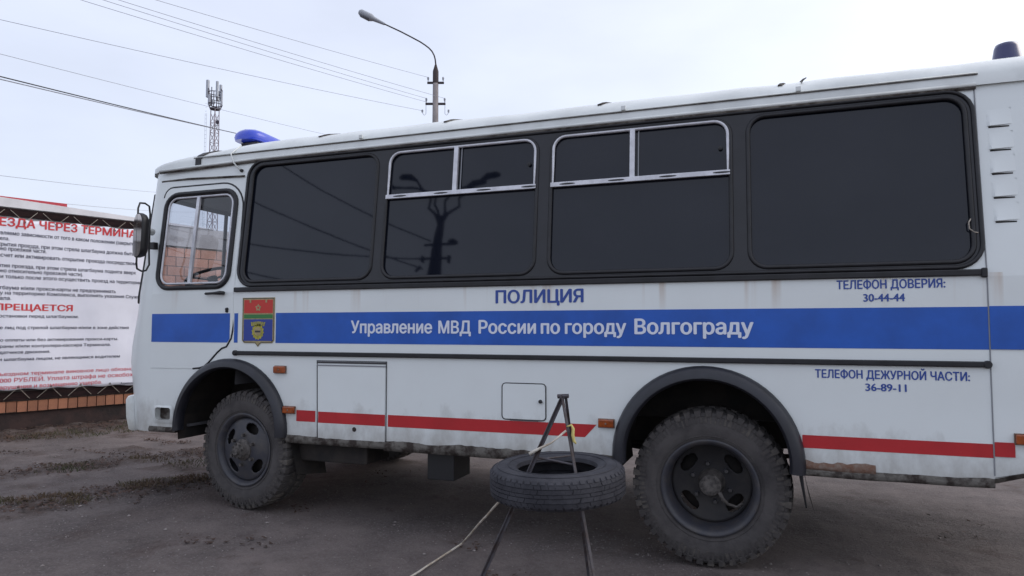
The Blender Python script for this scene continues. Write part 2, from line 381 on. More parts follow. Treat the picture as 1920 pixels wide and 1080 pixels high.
_font = {}
import numpy as np
_tc = {}
def text_mesh(s, bold=0.0, spacing=1.0):
    """clean, hole-true triangles of a line of text: outlines of the built-in font, merged by winding number"""
    if (s, bold) in _tc: return _tc[(s, bold)]
    if (s, 0) in _tc: v0, f0 = _tc[(s, 0)]
    else:
        cu = bpy.data.curves.new('t', 'FONT'); cu.body = s; cu.size = 1; cu.resolution_u = 3; cu.fill_mode = 'NONE'
        o = bpy.data.objects.new('t', cu); COL.objects.link(o)
        dg = bpy.context.evaluated_depsgraph_get(); me = bpy.data.meshes.new_from_object(o.evaluated_get(dg))
        P = [(p.co.x, p.co.y) for p in me.vertices]; E_ = [tuple(e.vertices) for e in me.edges]
        bpy.data.objects.remove(o); bpy.data.curves.remove(cu); bpy.data.meshes.remove(me)
        # walk the loops so that every edge has the direction of its contour
        nb = {}
        for a, b in E_: nb.setdefault(a, []).append(b); nb.setdefault(b, []).append(a)
        seen = set(); D = []
        for st in sorted(nb):
            if st in seen: continue
            nx_ = min(nb[st], key=lambda q: abs(q-st-1)); prev, cur = st, nx_; seen.add(st); D.append((st, nx_))
            while cur != st:
                seen.add(cur); q = [w for w in nb[cur] if w != prev]
                if not q: break
                D.append((cur, q[0])); prev, cur = cur, q[0]
        r = delaunay_2d_cdt([V(p) for p in P], D, [], 0, 1e-7)
        vv, tris = r[0], r[2]
        T = np.array([[(vv[t[0]][k]+vv[t[1]][k]+vv[t[2]][k])/3 for k in (0, 1)] for t in tris])
        A = np.array([P[a] for a, b in D]); B = np.array([P[b] for a, b in D]); W = np.zeros(len(T), int)
        for (ax, ay), (bx, by) in zip(A, B):
            if ay == by: continue
            lo, hi = min(ay, by), max(ay, by)
            m = (T[:, 1] >= lo) & (T[:, 1] < hi); xs_ = ax+(T[:, 1]-ay)*(bx-ax)/(by-ay); m &= T[:, 0] < xs_
            W += np.where(m, 1 if by > ay else -1, 0)
        v0 = [(p[0], p[1], 0) for p in vv]; f0 = [tuple(t) for t, w in zip(tris, W) if w != 0]
        us = sorted({i for t in f0 for i in t}); mp_ = {u: k for k, u in enumerate(us)}
        v0 = [v0[u] for u in us]; f0 = [tuple(mp_[i] for i in t) for t in f0]; _tc[(s, 0)] = (v0, f0)
    v = list(v0); f = list(f0)
    if bold:                                                        # heavier strokes: the same letters laid over each other a stroke apart
        for k, (dx, dy) in enumerate(((-1, 0), (1, 0), (0, .55), (0, -.55)), 1):
            n = len(v); v += [(x+dx*bold, y+dy*bold, k) for x, y, _ in v0]; f += [tuple(i+n for i in q) for q in f0]
    _tc[(s, bold)] = (v, f)
    return v, f
_cap = {}
def cap_h(bold):
    if bold not in _cap:
        v, f = text_mesh('Н', bold); _cap[bold] = (min(p[1] for p in v), max(p[1] for p in v))
    return _cap[bold]
def lettering(s, m, parent, x0, x1, z0, z1, fn, off, bold=0.0, name='lettering', label=None, t=0.0, spacing=1.0):
    """text fitted between x0..x1, baseline z0, capital height to z1; thin vinyl letters on the surface fn"""
    v, f = text_mesh(s, bold, spacing); c0, c1 = cap_h(bold)
    a = min(p[0] for p in v); b = max(p[0] for p in v)
    P = [fn(x0+(p[0]-a)/(b-a)*(x1-x0), z0+(p[1]-c0)/(c1-c0)*(z1-z0), off+.0002*p[2]) for p in v]
    o = mesh_obj(name, P, f, m, parent)
    if label: o['label'] = label
    return o
def dup(o, parent=None):
    c = o.copy(); COL.objects.link(c)
    if parent: c.parent = parent
    return c

# ------------------------------------------------------------------ ground
W0 = V((-9.42, 2.13, 0)); WD = V((.331, .944, 0)).normalized(); WN = V((WD.y, -WD.x, 0))       # wall base line and its normal towards the yard
RUTS = [((-9.5, -1.3), (-6.55, .25), (-5.85, 1.45), (-5.2, 2.6)), ((-8.0, -2.2), (-5.2, -.64), (-4.75, .55), (-4.3, 1.6))]
def seg_d(p, a, b):
    ax, ay = a; bx, by = b; dx, dy = bx-ax, by-ay; t = max(0, min(1, ((p[0]-ax)*dx+(p[1]-ay)*dy)/(dx*dx+dy*dy)))
    return math.hypot(p[0]-ax-t*dx, p[1]-ay-t*dy)
def soil_at(x, y):
    pm = noise.noise(V((x*.9, y*1.5, 77)))+.6*noise.noise(V((x*2.3, y*3.1, 78)))
    d = min(seg_d((x, y), r[i], r[i+1]) for r in RUTS for i in range(3))
    w = .26+.34*noise.noise(V((x*1.1, y*1.1, 4))); d += .16*noise.noise(V((x*2.6, y*2.6, 14)))+.07*noise.noise(V((x*7, y*7, 15)))
    s = max(0, 1-(d/max(.08, w))**2)*max(.15, min(1, .75+1.6*noise.noise(V((x*1.7, y*1.7, 31)))))
    if x < -3.9: s = max(s, min(.8, max(0, (pm-.16)*2.4))*min(1, (-3.9-x)/1.0))
    q = V((x, y, 0))-W0; dn = q.dot(WN)
    if -1 < dn < 1.5: s = max(s, min(1, 1.5-dn-.0+.5*noise.noise(V((x, y, 9)))))
    return s
def axis_vals(lo, hi, a, b, fine):
    v = []; x = a
    while x <= b: v.append(x); x += fine
    st = fine; y = b
    while y < hi: st *= 1.28; y += st; v.append(min(y, hi))
    st = fine; y = a; l = []
    while y > lo: st *= 1.28; y -= st; l.append(max(y, lo))
    return l[::-1]+v
xs = axis_vals(-500, 500, -10.5, 4, .05); ys = axis_vals(-500, 500, -3.2, 6.0, .05)
gv = []; sv = []
for y in ys:
    for x in xs:
        near = max(0, 1-max(0, (abs(x+3)-8))/4)*max(0, 1-max(0, abs(y-1.5)-5)/3)
        h = 0; s = 0
        if near > 0:
            s = soil_at(x, y)
            h = near*(.018*noise.noise(V((x*.8, y*.8, 0)))+.010*noise.noise(V((x*3, y*3, 5)))+.007*noise.noise(V((x*9, y*9, 2)))+.034*max(0, min(1, (-1.8-x)/1.5)))
            h += near*s*(.012+.045*noise.noise(V((x*4, y*4, 7)))+.02*noise.noise(V((x*12, y*12, 8))))
        gv.append((x, y, h)); sv.append(s)
nx = len(xs)
gf = [(j*nx+i, j*nx+i+1, (j+1)*nx+i+1, (j+1)*nx+i) for j in range(len(ys)-1) for i in range(nx-1)]
ground = mesh_obj('ground', gv, gf, M['ground'], smooth=True); ground['kind'] = 'structure'
at_ = ground.data.attributes.new('soil', 'FLOAT', 'POINT'); at_.data.foreach_set('value', sv)
def gz(x, y):
    near = max(0, 1-max(0, (abs(x+3)-8))/4)*max(0, 1-max(0, abs(y-1.5)-5)/3)
    return near*(.018*noise.noise(V((x*.8, y*.8, 0)))+.010*noise.noise(V((x*3, y*3, 5)))+.034*max(0, min(1, (-1.8-x)/1.5)))+soil_at(x, y)*.02*near

# ------------------------------------------------------------------ brick wall behind
def WP(s, d, z): return W0+WD*s+WN*d+V((0, 0, z))               # s along the wall, d out from its face, z up
wall = empty('brick_wall', tuple(W0))
tagp(wall, 'pinkish brick wall with grey coping and dark plinth running back behind the bus', 'wall')
def wall_block(name, m, s0, s1, d0, d1, z0, z1, parent=wall, bevel=0):
    P = [WP(a, b, c)-W0 for a, b, c in ((s0,d0,z0),(s1,d0,z0),(s1,d1,z0),(s0,d1,z0),(s0,d0,z1),(s1,d0,z1),(s1,d1,z1),(s0,d1,z1))]
    return mesh_obj(name, P, [(0,1,2,3),(7,6,5,4),(4,5,1,0),(5,6,2,1),(6,7,3,2),(7,4,0,3)], m, parent, bevel=bevel)
wall_block('plinth', M['foundation'], -4, 16, -.25, -.012, -.1, .28)
wall_block('masonry_core', M['mortar'], -4, 16, -.25, -.012, .283, 2.76)
wall_block('coping', M['coping'], -4, 16, -.30, .03, 2.763, 3.085)
bm_ = None; s = -1.3
brick_m = None
while s < 3.3:
    P = [WP(a, b, c)-WP(0, 0, 0) for a, b, c in ((0,-.03,.292),(.112,-.03,.292),(.112,.035,.292),(0,.035,.292),(0,-.03,.436),(.112,-.03,.436),(.112,.035,.436),(0,.035,.436))]
    if brick_m is None:
        brick_m = mesh_obj('brick', P, [(0,1,2,3),(7,6,5,4),(4,5,1,0),(5,6,2,1),(6,7,3,2),(7,4,0,3)], M['brick'], wall); b = brick_m
    else: b = dup(brick_m, wall)
    b.location = WD*s+V((0, 0, random.uniform(-.003, .003)))+WN*random.uniform(-.004, .004); s += .124
facing = None
for r in range(15):
    z = .452+r*.153; s = 1.76+(0 if r % 2 else .135)
    while s < 4.9:
        if facing is None:
            P = [WP(a, b, c) - W0 for a, b, c in ((0,-.03,0),(.258,-.03,0),(.258,0,0),(0,0,0),(0,-.03,.141),(.258,-.03,.141),(.258,0,.141),(0,0,.141))]
            facing = mesh_obj('brick', P, [(0,1,2,3),(7,6,5,4),(4,5,1,0),(5,6,2,1),(6,7,3,2),(7,4,0,3)], M['pinkbrick'], wall); b = facing
        else: b = dup(facing, wall)
        b.location = WD*s+V((0, 0, z))+WN*random.uniform(-.003, .003); s += .270
# the run of wall hidden behind the bus: same blocks joined
mb = MB()
for r in range(15):
    z = .452+r*.153; s = 4.99+(0 if r % 2 else .135)
    while s < 15.5:
        P = [WP(a, b, c)-W0 for a, b, c in ((s,-.03,z),(s+.258,-.03,z),(s+.258,0,z),(s,0,z),(s,-.03,z+.141),(s+.258,-.03,z+.141),(s+.258,0,z+.141),(s,0,z+.141))]
        mb.add(P, [(0,1,2,3),(7,6,5,4),(4,5,1,0),(5,6,2,1),(6,7,3,2),(7,4,0,3)]); s += .27
o = mb.build('brick_courses', M['pinkbrick'], wall); o['kind'] = 'stuff'
# raised white fascia above the banner and the red sheet end on top of it
fas = mesh_obj('white_fascia', [WP(a, b, c) for a, b, c in ((-3,-.2,3.088),(2.9,-.2,3.088),(2.9,.05,3.088),(-3,.05,3.088),(-3,-.2,3.33),(2.9,-.2,3.095),(2.9,.05,3.095),(-3,.05,3.33))],
               [(0,1,2,3),(7,6,5,4),(4,5,1,0),(5,6,2,1),(6,7,3,2),(7,4,0,3)], M['fascia'])
tagp(fas, 'thin white fascia strip lying along the wall top over the banner', 'fascia')
rs_ = MB(); P = [WP(a, b, c) for a, b, c in ((-3,-.5,3.0),(.78,-.5,3.0),(.78,-.22,3.0),(-3,-.22,3.0),(-3,-.5,3.27),(.78,-.5,3.27),(.78,-.22,3.27),(-3,-.22,3.27))]
rs_.add(P, [(0,1,2,3),(7,6,5,4),(4,5,1,0),(5,6,2,1),(6,7,3,2),(7,4,0,3)])
tagp(rs_.build('red_roof_edge', M['redsign']), 'red sheet metal edge showing above the white fascia at the far left', 'roof edge')

# banner: slack vinyl sheet laced to a dark batten above and below
ban = empty('banner', tuple(WP(0, .06, .59)))
tagp(ban, 'large white banner with red headings and small black print laced to the wall', 'banner')
BS0, BS1 = -2.2, 1.86
def zt(s): return 2.925+.012*s+.012*math.cos((s-.06)*2*PI/.385)
def zb(s): return .605-.018*s-.010*math.cos((s-.06)*2*PI/.385)
def ban_pt(s, q, o=0):          # q 0 bottom .. 1 top
    z = zb(s)+(zt(s)-zb(s))*q
    d = .098+.038*noise.noise(V((s*1.4, z*1.1, 0)))+.012*noise.noise(V((s*4, z*.8, 3)))+.012*math.sin(s*10.1)*max(0, q-.9)*10
    return WP(s, d+o, z)-ban.location
nu, nv = 90, 46; bv = []; bf = []
for j in range(nv+1):
    for i in range(nu+1): bv.append(ban_pt(BS0+(BS1-BS0)*i/nu, j/nv))
for j in range(nv):
    for i in range(nu): k = j*(nu+1)+i; bf.append((k, k+nu+1, k+nu+2, k+1)[::-1])
sheet = mesh_obj('vinyl_sheet', bv, bf, M['banner'], ban, smooth=True)
sm = sheet.modifiers.new('s', 'SOLIDIFY'); sm.thickness = .002; sm.offset = -1
def ban_fn(s, z, o): return ban_pt(s, (z-zb(s))/(zt(s)-zb(s)), o+.003)
# printed rows, right-aligned: (text hidden off the left, text in view, s of the left end of the text in view, s of its right end, baseline z, cap height, material, weight)
ROWS = [
 ('ПРАВИЛА ПРО', 'ЕЗДА ЧЕРЕЗ ТЕРМИНАЛ', -.115, 1.735, 2.818, .120, 'banner_red', .035),
 ('въезд осущест', 'вляемо зависимости от того в каком положении (закрытом и', -.10, 1.70, 2.700, .055, 'banner_ink', .015),
 ('находится ', 'стрела.', -.20, -.0, 2.625, .05, 'banner_ink', .015),
 ('- дождаться отк', 'рытия проезда, при этом стрела шлагбаума должна быть', -.09, 1.60, 2.545, .055, 'banner_ink', .015),
 ('перпендикуляр', 'но проезжей части.', -.09, .44, 2.485, .055, 'banner_ink', .015),
 ('- произвести ра', 'счет или активировать открытие проезда посредством', -.09, 1.63, 2.398, .055, 'banner_ink', .015),
 ('- дождаться откры', 'тия проезда, при этом стрела шлагбаума поднята вверх', -.08, 1.64, 2.258, .052, 'banner_ink', .015),
 ('(перпендикуляр', 'но относительно проезжей части).', -.08, .91, 2.188, .052, 'banner_ink', .015),
 ('- убедиться в этом', ' и только после этого осуществить проезд на территорию', -.08, 1.74, 2.110, .052, 'banner_ink', .015),
 ('- при поломке шла', 'гбаума и/или прокси-карты не предпринимать', -.08, 1.36, 1.960, .052, 'banner_ink', .015),
 ('мер к въезд', 'у на территорию Комплекса, выполнять указания Службы', -.08, 1.76, 1.890, .050, 'banner_ink', .015),
 ('охраны Термин', 'ала.', -.08, .05, 1.818, .050, 'banner_ink', .015),
 ('ЗА', 'ПРЕЩАЕТСЯ', -.13, .80, 1.676, .092, 'banner_red', .035),
 ('- парковка и', ' остановки перед шлагбаумом.', -.08, .88, 1.580, .045, 'banner_ink', .015),
 ('- нахождени', 'е лиц под стрелой шлагбаума и/или в зоне действия', -.07, 1.57, 1.422, .045, 'banner_ink', .015),
 ('- проезд без фактическог', 'о оплаты или без активирования прокси-карты.', -.06, 1.42, 1.256, .043, 'banner_ink', .015),
 ('- проезд без команды ох', 'раны и/или контролера-кассира Терминала.', -.06, 1.32, 1.172, .043, 'banner_ink', .015),
 ('- перекрывать зону ', 'датчиков движения.', -.06, .53, 1.090, .043, 'banner_ink', .015),
 ('- касание стрелы', ' и шлагбаума лицом, не являющимся водителем', -.06, 1.45, .995, .043, 'banner_ink', .015),
 ('За нарушение на в', 'ъездном терминале виновное лицо обязано', -.05, 1.64, .795, .050, 'banner_pink', .01),
 ('уплатить 5', '000 РУБЛЕЙ. Уплата штрафа не освобож,', -.04, 1.68, .705, .058, 'banner_pink', .012),
 ('от устранения н', 'арушения и возмещению ущерба.', -.04, 1.22, .618, .052, 'banner_pink', .01),
 ('', 'Администрация', 1.47, 1.83, .590, .032, 'banner_ink', .01),
]
for hid, vis, s0, s1, z0, cap, m, bold in ROWS:
    vw, _ = text_mesh(vis.strip(), bold); w = max(p[0] for p in vw)-min(p[0] for p in vw)
    vf, _ = text_mesh(hid+vis, bold); wf = max(p[0] for p in vf)-min(p[0] for p in vf)
    full = (s1-s0)*wf/w
    if s1-full < BS0+.04:                                            # keep the row on the sheet
        while hid and (s1-(s1-s0)*wf/w) < BS0+.04:
            hid = hid[1:]; vf, _ = text_mesh(hid+vis, bold); wf = max(p[0] for p in vf)-min(p[0] for p in vf)
        full = (s1-s0)*wf/w
    lettering(hid+vis, M[m], ban, s1-full, s1, z0, z0+cap, ban_fn, .001, bold)
# eyelets and lacing cords
mb = MB(); eyes = []
s = -2.14
ee = None
while s < 1.84:
    for top in (1, 0):
        q = .985 if top else .012
        c = ban_pt(s, q, .004)
        if ee is None:
            ee = MB().lathe([(.006, 0), (.011, .003), (.014, .001), (.011, -.002), (.006, 0)], 10, 'X').build('eyelet', M['wiredark'], ban); e_ = ee
        else: e_ = dup(ee, ban)
        e_.location = c; e_.rotation_euler = (0, 0, math.atan2(WN.y, WN.x))
        z2 = 3.05 if top else .47
        for ds in ((-.16, .16) if top else (-.15, .15)):
            mb.tube([ban.location+c, WP(s+ds, .062, z2)], .0035, 5)
    s += .385
tagp(mb.build('lacing_cord', M['cord']), 'pale thin cord laced zigzag between the banner eyelets and the battens', 'cord')
for z0, z1, lab in ((2.965, 3.075, 'dark wooden batten above the banner'), (.455, .57, 'dark wooden batten below the banner, over the orange bricks')):
    P = [WP(a, b, c) for a, b, c in ((-3,.031,z0),(1.95,.031,z0),(1.95,.058,z0),(-3,.058,z0),(-3,.031,z1),(1.95,.031,z1),(1.95,.058,z1),(-3,.058,z1))]
    tagp(mesh_obj('batten', P, [(0,1,2,3),(7,6,5,4),(4,5,1,0),(5,6,2,1),(6,7,3,2),(7,4,0,3)], M['wood']), lab, 'batten', 'battens holding the banner')

# ------------------------------------------------------------------ the bus
bus = empty('police_bus', (0, 0, 0))
tagp(bus, 'white police bus with blue and red stripes and dark tinted windows standing on worn asphalt', 'bus')
FARY = 2.44
def SF(x, z, o=0.0): return V((x, FARY-side_y(z)+o, z))              # far side skin
ARC_R = (-.055, .655, .545); ARC_F = (-3.625, .660, .530)
def arch(cx, cz, r, z0, n=26):
    """points over the arch from its right foot to its left foot at height z0"""
    a = math.asin((z0-cz)/r); return [(cx+r*math.cos(a+(PI-2*a)*k/n), cz+r*math.sin(a+(PI-2*a)*k/n)) for k in range(n+1)]
XF, XR_ = -4.44, 2.15
# door seam outline
def door_outline(g=0):
    P = []
    P += [(-4.445+g, 1.115+g), (-4.0, 1.118+g)]
    for k in range(7):                                              # sweep up over the front arch
        t = k/6; P.append((-3.93+.26*t-g*.5, 1.125+.17*t*t*(3-2*t)*1.0+g))
    P += [(-3.625-g, 1.36+g), (-3.612-g, 1.42)]
    for k in range(9):
        a = k/8*PI/2; P.append((-3.83-g+.225*math.cos(a), 2.395-g+.225*math.sin(a)))
    for k in range(6):
        a = PI/2+k/5*PI/2; P.append((-4.36+g+.085*math.cos(a), 2.535-g+.085*math.sin(a)))
    return P
DOOR = door_outline()
DW = rrect(-4.395, -3.68, 1.775, 2.545, .10)                        # door window opening
def body_side(fn, name, label):
    lowz = .625
    low = [(XF, lowz)]
    lowb = arch(*ARC_F, lowz)[::-1]; lowr = arch(*ARC_R, lowz)[::-1]
    outer = [(XF, lowz)]+lowb+lowr+[(1.41, lowz+.02), (1.60, .70), (XR_, .80), (XR_, 2.80), (XF, 2.775)]
    bandhole = rrect(-3.56, 1.39, 1.79, 2.745, .12)
    doorhole = door_outline(.02)
    dh = [p for p in doorhole]
    hs = [bandhole, dh]+([rrect(-4.375, -4.215, .700, .798, .022, 4)] if fn is S else [])
    v, f = plate(outer, hs, .004, -.004, fn)
    o = mesh_obj(name, v, f, M['white'], bus)
    if label: o['label'] = label
    return o
body_side(S, 'side_panel', None)
far = body_side(lambda x, z, o: SF(x, z, o), 'side_panel', None)
far.data.flip_normals()
# door
for fn, nm in ((S, 'near'), (SF, 'far')):
    v, f = plate(DOOR, [DW], .006, -.002 if fn is S else -.002, (lambda x, z, o, fn=fn: fn(x, z, o)))
    d = mesh_obj('door', v, f, M['white'], bus)
    MB().tube([fn(x, z, -.001) for x, z in [(a, b) for a, b in DOOR][1:]], .0085, 6).build('seal', M['rubber'], d, smooth=True)
    MB().tube([fn(x, z, .008) for x, z in resample(rrect(-4.405, -3.67, 1.765, 2.555, .12))], .019, 8, True).build('window_rubber', M['rubber'], d, smooth=True)
    MB().tube([fn(x, z, .006) for x, z in resample(rrect(-4.372, -3.705, 1.800, 2.522, .085))], .0095, 6, True).build('window_frame', M['alu'], d, smooth=True)
    MB().box((-4.075, 0, 1.80), (-4.050, .014, 2.52)).build('t', None) if False else None
    P = [fn(x, z, o) for x, z, o in ((-4.078,1.80,.016),(-4.048,1.80,.016),(-4.048,2.52,.016),(-4.078,2.52,.016),(-4.078,1.80,-.004),(-4.048,1.80,-.004),(-4.048,2.52,-.004),(-4.078,2.52,-.004))]
    mesh_obj('window_divider', P, [(0,1,2,3),(7,6,5,4),(4,5,1,0),(5,6,2,1),(6,7,3,2),(7,4,0,3)], M['alu'], d)
    for a, b, oo in ((-4.38, -4.062, -.004), (-4.062, -3.70, -.009)):
        v, f = plate([(a, 1.80), (b, 1.80), (b, 2.53), (a, 2.53)], [], .002, oo, fn, )
        # single glass sheet
        mesh_obj('pane', [fn(a, 1.795, oo), fn(b, 1.795, oo), fn(b, 2.53, oo), fn(a, 2.53, oo)], [(0, 1, 2, 3)], M['glass'], d)
    if fn is S:
        h = MB(); h.tube([S(-3.865, 1.712, .010), S(-3.86, 1.712, .032), S(-3.79, 1.714, .036), S(-3.72, 1.716, .034), S(-3.69, 1.716, .030)], [.009, .010, .010, .016, .014], 8)
        h.tube([S(-3.705, 1.716, .005), S(-3.705, 1.716, .03)], .014, 8)
        h.build('handle', M['black'], d, smooth=True)
        h = MB(); h.lathe([(.0, -.016), (.012, -.016), (.014, -.004), (.014, 0)], 14, 'Y', (-3.667, 0, 1.588)); h.lathe([(.0, -.016), (.010, -.016), (.012, 0)], 12, 'Y', (-3.667, 0, 1.572))
        h.build('lock', M['black'], d, smooth=True)
# front cap: rounded corners swept to the front, glass between z 1.66 and 2.60
ZL = [.60, .68, .78, .87, 1.0, 1.15, 1.28, 1.40, 1.50, 1.60, 1.66, 1.72, 1.95, 2.2, 2.45, 2.60, 2.68, 2.775]
def xfront(z):
    T = [(.6, 4.80), (.87, 4.85), (1.15, 4.91), (1.28, 4.90), (1.40, 4.87), (1.5, 4.84), (1.66, 4.80), (1.95, 4.78), (2.3, 4.765), (2.60, 4.75), (2.8, 4.745)]
    for (a, xa), (b, xb) in zip(T, T[1:]):
        if a <= z <= b: return -(xa+(xb-xa)*(z-a)/(b-a))
    return -T[-1][1]
def plan(z, off=0.0, n=12, m=8):
    """half outline of the nose at height z from the near side panel to the centre line"""
    xf = xfront(z)-off; y0 = side_y(z)-off; P = []; ry = .42; e_ = .88
    for k in range(n+1):
        a = PI/2*k/n; P.append((XF+(xf-XF)*math.sin(a)**e_, y0+ry*(1-math.cos(a)**e_)))
    yb = y0+ry
    for k in range(1, m+1):
        t = k/m; P.append((xf-.07*math.sin(t*PI/2), yb+(FARY/2-yb)*t))
    return P
def full(z, off=0.0):
    P = plan(z, off); return P+[(x, FARY-y) for x, y in P[:-1]][::-1]
nc = len(full(1.0)); gi = (10, nc-11)
def nose(name, rows, cols, m, off=0.0, smooth=True, parent=bus, skip=None):
    vv = []; ff = []
    R_ = [full(z, off) for z in rows]
    for z, P in zip(rows, R_): vv += [(x, y, z) for x, y in P]
    for j in range(len(rows)-1):
        for i in range(cols[0], cols[1]):
            if skip and skip(j, i): continue
            ff.append((j*nc+i, (j+1)*nc+i, (j+1)*nc+i+1, j*nc+i+1))
    used = sorted({i for f in ff for i in f}); mp_ = {u: k for k, u in enumerate(used)}
    return mesh_obj(name, [vv[u] for u in used], [tuple(mp_[i] for i in f) for f in ff], m, parent, smooth)
g0, g1 = 7, nc-8
front = nose('front_panel', ZL, (0, nc-1), M['white'], skip=lambda j, i: ZL[j] >= 1.66-.001 and ZL[j+1] <= 2.601 and g0 <= i < g1)
ws = nose('windscreen', [1.66, 1.72, 1.95, 2.2, 2.45, 2.60], (g0, g1), M['glass'])
rows_ = [1.66, 1.72, 1.95, 2.2, 2.45, 2.60]
lp = [(full(1.66, .006)[i], 1.66) for i in range(g0, g1+1)]+[(full(z, .006)[g1], z) for z in rows_[1:-1]]+[(full(2.60, .006)[i], 2.60) for i in range(g1, g0-1, -1)]+[(full(z, .006)[g0], z) for z in rows_[1:-1][::-1]]
MB().tube([(p[0], p[1], z) for p, z in lp], .022, 8, True).build('rubber_seal', M['rubber'], ws, smooth=True)
mid = [(full(z, .004)[nc//2], z) for z in rows_]
MB().tube([(p[0], p[1], z) for p, z in mid], .018, 8).build('centre_bar', M['rubber'], ws, smooth=True)
# bumper
nose_b = MB()
rb = [.585, .60, .70, .84, .865, .87]; of = [.02, .045, .055, .05, .035, .0]
vv = []
for z, o_ in zip(rb, of): vv += [(x, y, z) for x, y in full(min(max(z, .6), .87), o_)]
c0 = 5; c1 = nc-6
ff = [(j*nc+i, (j+1)*nc+i, (j+1)*nc+i+1, j*nc+i+1) for j in range(len(rb)-1) for i in range(c0, c1)]
# closed ends
in0 = len(vv)
for z in rb: vv += [(x, y, z) for x, y in full(min(max(z, .6), .87), -.02)]
def ed(j, i): return in0+j*nc+i
for j in range(len(rb)-1):
    ff.append((j*nc+c0, ed(j, c0), ed(j+1, c0), (j+1)*nc+c0)); ff.append((j*nc+c1, (j+1)*nc+c1, ed(j+1, c1), ed(j, c1)))
for i in range(c0, c1): ff.append((i, i+1, ed(0, i+1), ed(0, i)))
used = sorted({i for f in ff for i in f}); mp_ = {u: k for k, u in enumerate(used)}
bump = mesh_obj('bumper', [vv[u] for u in used], [tuple(mp_[i] for i in f) for f in ff], M['white'], bus, True, autosm=40)
pb = full(.78, .063)[8]
MB().lathe([(0, -.008), (.008, -.006), (.010, 0)], 10, 'Y', (pb[0]+.04, pb[1]+.0, .80)).build('bolt', M['rust'], bump)
# headlights and mask on the front, seen only from the side
for yy in (.42, FARY-.42):
    MB().lathe([(0, -.03), (.07, -.025), (.095, 0), (.10, .03)], 20, 'X', (xfront(1.02)-.02, yy, 1.02)).build('headlight', M['chrome'], bus, smooth=True)
# foothold recess in the sill ahead of the arch
def slot():
    o = rrect(-4.40, -4.19, .672, .815, .03, 4); i_ = rrect(-4.375, -4.215, .700, .798, .022, 4)
    v = [S(x, z, .004) for x, z in o]+[S(x, z, .010) for x, z in i_]+[S(x, z, -.046) for x, z in i_]; n = len(o)
    f = []
    for k in range(n):
        l = (k+1) % n; f += [(k, l, n+l, n+k), (n+k, n+l, 2*n+l, 2*n+k)]
    s_ = mesh_obj('foothold', v, f, M['white'], bus)
    mesh_obj('recess_back', [S(x, z, -.045) for x, z in rrect(-4.378, -4.212, .697, .801, .022, 4)], [tuple(range(20))], M['sill'], s_)
slot()

# roof: swept section, dropping at the front
RS = [(.105, 2.795), (.108, 2.86), (.135, 2.905), (.19, 2.945), (.28, 2.984), (.42, 3.022), (.62, 3.055), (.9, 3.078), (1.22, 3.087)]
RSF = RS+[(FARY-y, z) for y, z in RS[:-1]][::-1]
def roofpt(x, i, o=0.0):
    y, z = RSF[i]; xs_ = x
    f = 1.0
    if x < -3.3: f = 1-.34*min(1, (-3.3-x)/1.25)**1.8
    zz = 2.79+(z-2.79)*f-(.022*min(1, max(0, -3.6-x)/.9))
    if x > 1.45: zz += 0.0
    w = 0.004*noise.noise(V((x*3.1, y*2, 0)))*2 if z > 2.87 else 0
    return V((x, y+(0), zz+w+o))
xsr = [XF-.38, XF-.36, XF-.30, XF-.2, XF-.08]+[XF+.04+k*(XR_-XF-.04)/60 for k in range(61)]
vv = []; ff = []; nr = len(RSF)
for x in xsr:
    shrink = 0
    for i in range(nr):
        p = roofpt(x, i)
        if x < XF:                                                 # nose of the roof follows the rounded front corners
            t = (XF-x)/.38; ins = .40*(1-math.sqrt(max(0, 1-t*t)))
            p.y = FARY/2+(p.y-FARY/2)*(1-ins/1.15)
            p.z = 2.768+(p.z-2.768)*math.sqrt(max(0, 1-t**3*.85))
        vv.append(p)
for j in range(len(xsr)-1):
    for i in range(nr-1): ff.append((j*nr+i, (j+1)*nr+i, (j+1)*nr+i+1, j*nr+i+1))
ff.append(tuple(range(nr)))
roof = mesh_obj('roof', vv, ff, M['roof'], bus, True, autosm=50)
roof.data.flip_normals()
# gutter rails
for sgn in (0, 1):
    def Y(y): return y if not sgn else FARY-y
    MB().tube([(XF-.06, Y(.085), 2.768), (-4.0, Y(.10), 2.783), (-3.5, Y(.108), 2.797), (-1, Y(.108), 2.803), (1.43, Y(.108), 2.800)], .011, 8).build('gutter', M['roof'], bus, smooth=True)
    MB().tube([(XF-.06, Y(.092), 2.752), (-4.0, Y(.105), 2.766), (-3.5, Y(.112), 2.780), (-1, Y(.112), 2.785), (1.43, Y(.112), 2.783)], .009, 6).build('gutter_sealant', M['sill'], bus, smooth=True)
    MB().tube([(-4.15, Y(.104), 2.858), (-1, Y(.104), 2.864), (1.44, Y(.104), 2.864)], .004, 6).build('roof_moulding', M['roof'], bus, smooth=True)
    MB().tube([(-4.15, Y(.103), 2.850), (-1, Y(.103), 2.856), (1.44, Y(.103), 2.856)], .0028, 6).build('roof_seam', M['sill'], bus)
MB().tube([S(-4.50, 2.682, -.006), S(-4.2, 2.684, .008), S(-3.62, 2.664, .008)], .008, 6).build('drip_rail', M['sill'], bus, smooth=True)
